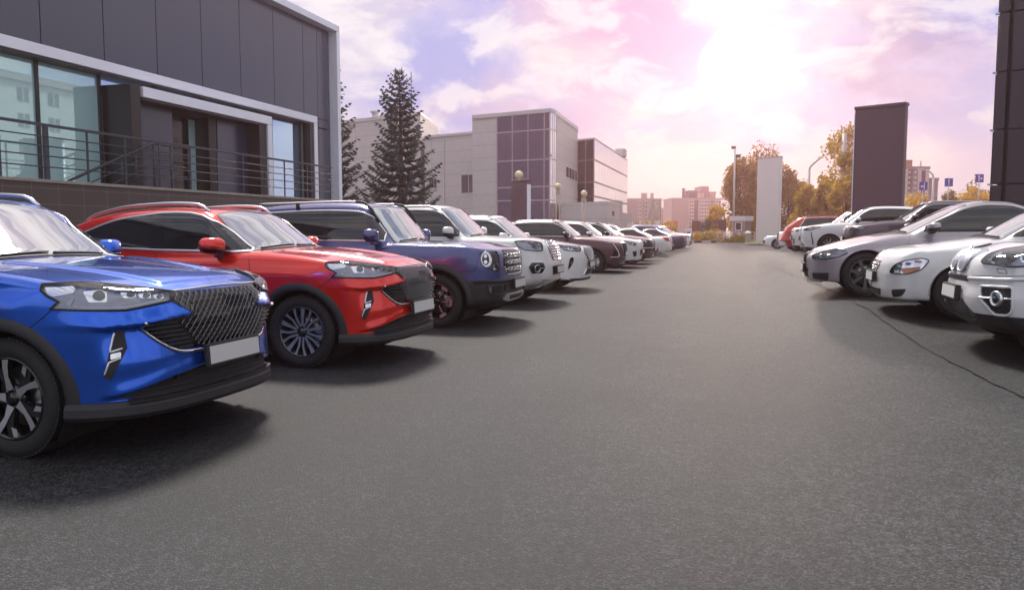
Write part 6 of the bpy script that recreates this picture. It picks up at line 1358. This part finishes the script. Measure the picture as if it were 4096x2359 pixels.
def nose_kia(C, body):
    gr = [(-.27, .655), (-.33, .63), (-.20, .52), (.20, .52), (.33, .63), (.27, .655)]
    G = C.patch('grille', 0, gr, M_DARKMETAL, .004, .02); C.slats(0, gr, 4, M_CHROME, .018, .018, parent=G); C.strip('bonnet_trim', 0, [(-.30, .675), (0, .69), (.30, .675)], M_CHROME, .04, .014, .03, mirror=False)
    hl = rounded([(.13, .535), (.075, .63), (-.08, .705), (-.245, .735), (-.32, .71), (-.25, .59), (-.10, .53)], .04)
    H = lamp(C, 45, hl, ((.02, .60, .06, .05), (-.10, .66, .05, .035)), None, M_LAMPCHROME, [(-.06, .54), (-.02, .60), (-.24, .63), (-.22, .575), (-.10, .54)])
    C.patch('indicator', 45, ellipse(-.20, .69, .045, .018), M_AMBER, .010, .015, parent=H)
    C.patch('fog_light_bezel', 45, rounded([(.09, .325), (-.10, .345), (-.055, .25), (.08, .225)], .03), M_BLACK, .004, .02)
    C.patch('lower_intake', 0, rounded([(-.42, .32), (.42, .32), (.36, .225), (-.36, .225)], .03), M_BLACK, .004, .03); C.lattice(0, [(-.40, .31), (.40, .31), (.35, .23), (-.35, .23)], (.04, .03), M_DARKMETAL, .003, .01)
def tail_white(C, body):
    T = C.pair(C.patch('tail_light', 180, rounded([(-.80, .98), (-.48, .95), (-.46, .80), (-.62, .74), (-.80, .84)], .04), M_REDLENS, .006, .03)); C.patch('reverse_light', 180, [(-.60, .92), (-.50, .92), (-.50, .80), (-.60, .80)], M_LAMPCHROME, .010, .03, parent=T)
    C.patch('tail_light', 90, rounded([(C.sh.xr+.10, .96), (C.sh.xr+.45, 1.0), (C.sh.xr+.25, .80), (C.sh.xr+.12, .78)], .03), M_REDLENS, .006, .03)
    C.patch('boot_spoiler', 'top', [(C.sh.xr+.02, -.6), (C.sh.xr+.14, -.62), (C.sh.xr+.14, .62), (C.sh.xr+.02, .6)], body, .03, .05)
    C.patch('rear_plate', 180, [(-.26, .86), (.26, .86), (.26, .75), (-.26, .75)], M_PLATE, .01, .05)
def tail_dark(C, body):
    C.patch('tail_light', 180, [(-.80, .94), (-.45, .96), (-.45, .86), (-.80, .82)], M_REDLENS, .006, .03); C.patch('tail_light', 90, [(C.sh.xr+.08, .93), (C.sh.xr+.3, .95), (C.sh.xr+.2, .84), (C.sh.xr+.08, .82)], M_REDLENS, .006, .03)
    C.patch('rear_plate', 180, [(-.26, .76), (.26, .76), (.26, .65), (-.26, .65)], M_PLATE, .01, .05)
# ---- silver coupe-roofed off-roader, nearest on the right
def car_x6():
    root = new_car('silver coupe-like off-roader nearest on the right with tall chrome twin grille', 2.97, 9.3, .10, 180); C = CarMaker(SH['x6'](), root, P_SILVER2)
    low = lambda V: np.maximum(V[:, 2] - .455 - .0*V[:, 0], .25 - V[:, 0])
    C.base(P_SILVER2, .375, .25, 'five', [M_SILVERWHEEL, M_DARKMETAL], 2.93, .022, (.03, .01, None), AR=.42, splits=[(low, 'lower_bumper', M_BLACK)])
    C.glasshouse(-.52, -1.25, 1.18, (-3.2, -2.8), -.62, (-1.75,), gap=.09, trim=M_RUBBER, wsw=(.70, .58)); C.mirror_pair(-.88, .86, 1.25, P_SILVER2, (.2, .22, .16), M_BLACK)
    for sg in (-1, 1):
        k = rounded([(sg*.03, 1.052), (sg*.295, 1.062), (sg*.265, .875), (sg*.21, .85), (sg*.075, .845), (sg*.035, .90)], .03)
        G = C.patch('grille', 0, k, M_DARKMETAL, .006, .02, mirror=False); C.slats(0, [(a*.97+sg*.004, b) for a, b in k], 9, M_SATIN, .020, .022, vertical=True, parent=G); C.strip('grille_trim', 0, k, M_CHROME, .026, .030, .02, closed=True, mirror=False, parent=G, smooth=False)
    hl = rounded([(.165, .945), (.14, 1.015), (.05, 1.075), (-.14, 1.105), (-.36, 1.10), (-.42, 1.04), (-.33, .935), (-.2, .925), (-.10, .925), (-.0, .94)], .03)
    lamp(C, 45, hl, ((.02, .995, .05, .05), (-.15, 1.01, .055, .055), (-.28, 1.01, .04, .045)), [(.08, .96), (.09, .975), (.03, 1.05), (.01, 1.05)])
    fg = rounded([(.125, .725), (-.215, .735), (-.225, .52), (-.195, .47), (-.05, .465), (.10, .60)], .03)
    F = C.pair(C.patch('fog_light_bezel', 45, fg, M_BLACK, .004, .02)); C.strip('bezel_rim', 45, fg, P_SILVER2, .026, .024, .02, closed=True, parent=F); C.lattice(45, fg, (.05, .035), M_DARKMETAL, .003, .008, F, 'bezel_mesh', mirror=True)
    C.strip('fog_bar', 45, [(.12, .615), (-.05, .62), (-.215, .625)], M_SATIN, .018, .03, .03, parent=F)
    C.patch('fog_light', 45, ellipse(-.10, .618, .045, .052), M_LAMPCHROME, .04, .015, parent=F, skirt=.03); C.strip('fog_ring', 45, ellipse(-.10, .618, .050, .057), M_SATIN, .022, .055, .02, closed=True, parent=F); C.patch('projector', 45, ellipse(-.10, .618, .026, .034, 16), M_PROJ, .046, .012, parent=F)
    m = C.patch('upper_intake', 0, [(-.40, .81), (.40, .81), (.36, .755), (-.36, .755)], M_BLACK, .003, .03); C.lattice(0, [(-.40, .81), (.40, .81), (.36, .755), (-.36, .755)], (.035, .025), M_DARKMETAL, .003, .008, m, 'intake_mesh')
    it = [(-.34, .575), (.34, .575), (.58, .42), (.48, .38), (-.48, .38), (-.58, .42)]; I = C.patch('lower_intake', 0, it, M_GLOSSBLACK, .006, .03); C.lattice(0, it, (.05, .035), M_DARKMETAL, .003, .01, I, 'intake_mesh')
    C.band('bumper_shelf', .80, [(-.03, -.02), (.012, -.02), (.022, .0), (-.02, .016)], P_SILVER2, 8, 62) if False else None
    C.strip('bumper_crease', 45, [(.32, .79), (.1, .795), (-.1, .80), (-.34, .815)], P_SILVER2, .035, .018, .03); C.strip('bumper_gap', 45, [(.28, .818), (.1, .822), (-.1, .83), (-.42, .85)], M_SEAM, .006, .002, .03)
    C.strip('washer_cover', 45, rounded([(-.02, .90), (-.12, .90), (-.15, .86), (-.05, .86)], .01), M_SEAM, .005, .002, .02, closed=True, mirror=True)
    C.patch('tow_eye_cover', 45, ellipse(.22, .64, .03, .034, 18), P_SILVER2, .006, .015, mirror=False); C.strip('tow_cover_gap', 45, ellipse(.22, .64, .033, .037, 18), M_SEAM, .004, .003, .02, closed=True, mirror=False)
    C.plate(.925, .635, .52, .118, 4, depth=.05); C.seams([('top', [(-.62, -.74), (-.2, -.76), (.2, -.73), (.5, -.62)])]); return root
car_navy(); car_large()
car_cross('white crossover with diamond mesh grille between the tall white and the dark plum cars', P_WHITE, -4.33, 18.0, 0, 0, nose_mesh)
car_x6()
car_sedan('old silver sedan with amber corner lamps and silver-barred grille next to the tall silver car', P_SILVER, 2.56, 11.8, .28, 180, 'kia', nose_kia, .024, 'multi', None, None, .315, 2.61, -.38, -1.12, .94, (-2.5, -2.3), plate=(.475, .925))
car_sedan('lilac grey sedan with narrow twin grille, dark wheels and tinted windows', P_GREY, 1.776, 14.2, .35, 180, 'f10', nose_f10, .024, 'dark', M_RUBBER, None, .335, 2.97, -.53, -1.38, .93, (-2.95, -2.7), plate=(.40, .86), wmats=[M_DARKMETAL, M_DARKMETAL])
car_cross('taupe crossover with mirror seen behind the lilac grey sedan', P_TAUPE, 3.7, 26.0, .5, 180, nose_plain, .045)
car_cross('white crossover with cut cheeks and dark wheel arch facing the driveway right', P_WHITE, 2.7, 30.0, .48, 180, nose_shield, .035, rails=False)
car_cross('small pale car nose peeping out between red and white crossovers', P_WHITE2, 2.65, 34.3, .45, 180, nose_plain, .05, rails=False)
car_cross('brick red wagon parked with its orange tail lamp towards the driveway', P_RED2, 5.3, 39.5, .33, 0, nose_plain, .04, rails=M_DARKMETAL)
car_cross('pale car with black grille just beyond the brick red wagon', P_WHITE, 2.45, 44.0, .25, 180, nose_blade, .05, rails=False)
car_sedan('white sedan with black cheek vents at the far end of the right row', P_WHITE, 1.87, 54.4, .13, 180, 'sedan', nose_plain, .045)
# left row, further back
car_cross('dark plum crossover with slanting light blades and silver bumper trim', P_BURG, -4.7, 26.0, 0, 0, nose_blade, .04, black_arch=True)
car_cross('cream white low-nosed car half hidden behind the dark plum crossover', P_WHITE2, -4.55, 29.2, 0, 0, nose_round, .05, rails=False)
car_cross('black off-roader with pale oval headlights and roof rails', P_DARK, -4.45, 32.4, 0, 0, nose_kidney, .04, rails=M_DARKMETAL)
car_sedan('dark car with pale windscreen behind the black off-roader', P_PLUM, -4.6, 35.7, 0, 0, 'sedan', nose_plain, .05)
car_sedan('white sedan parked tail outwards with red lamp and small spoiler', P_WHITE2, -7.55, 42.0, 0, 180, 'sedan', None, .04, tail=tail_white)
car_sedan('white car with dark intake nosing out behind the white sedan', P_WHITE, -4.85, 45.5, 0, 0, 'sedan', nose_plain, .05)
car_cross('white roofed wagon set deep in the left row behind the white sedan', P_WHITE, -6.6, 48.8, 0, 0, nose_plain, .06)
car_sedan('purple sedan parked tail outwards with silver window outline', P_PLUM, -7.5, 52.0, 0, 180, 'sedan', None, .045, trim=M_CHROME, tail=tail_dark)
car_cross('violet blue hatchback deep in the left row behind the purple sedan', P_VIOLET, -8.7, 55.2, 0, 180, nose_plain, .06)
car_cross('white crossover with broad barred grille at the far end of the left row', P_WHITE, -4.7, 58.4, 0, 0, nose_plain, .05)
car_cross('dark wagon last in the left row before the kerb', P_DARK, -4.9, 62.5, 0, 0, nose_plain, .06)
# ---------------------------------------------------------------- pink-tinted air volume, added to imitate the sun flare's glow far off
def glow_haze():
    m, nt, out = nodes('glow_haze_air'); v = nt.nodes.new('ShaderNodeVolumePrincipled'); v.inputs['Color'].default_value = (1.0, .62, .60, 1); v.inputs['Density'].default_value = HAZE_D; v.inputs['Anisotropy'].default_value = .78
    nt.links.new(v.outputs[0], out.inputs['Volume']); b = MB().box(-170, 170, -30, 370, -1.0, 30).build('glow_haze', m); tag(b, kind='stuff'); b.display_type = 'WIRE'
HAZE_D = .0015
glow_haze()
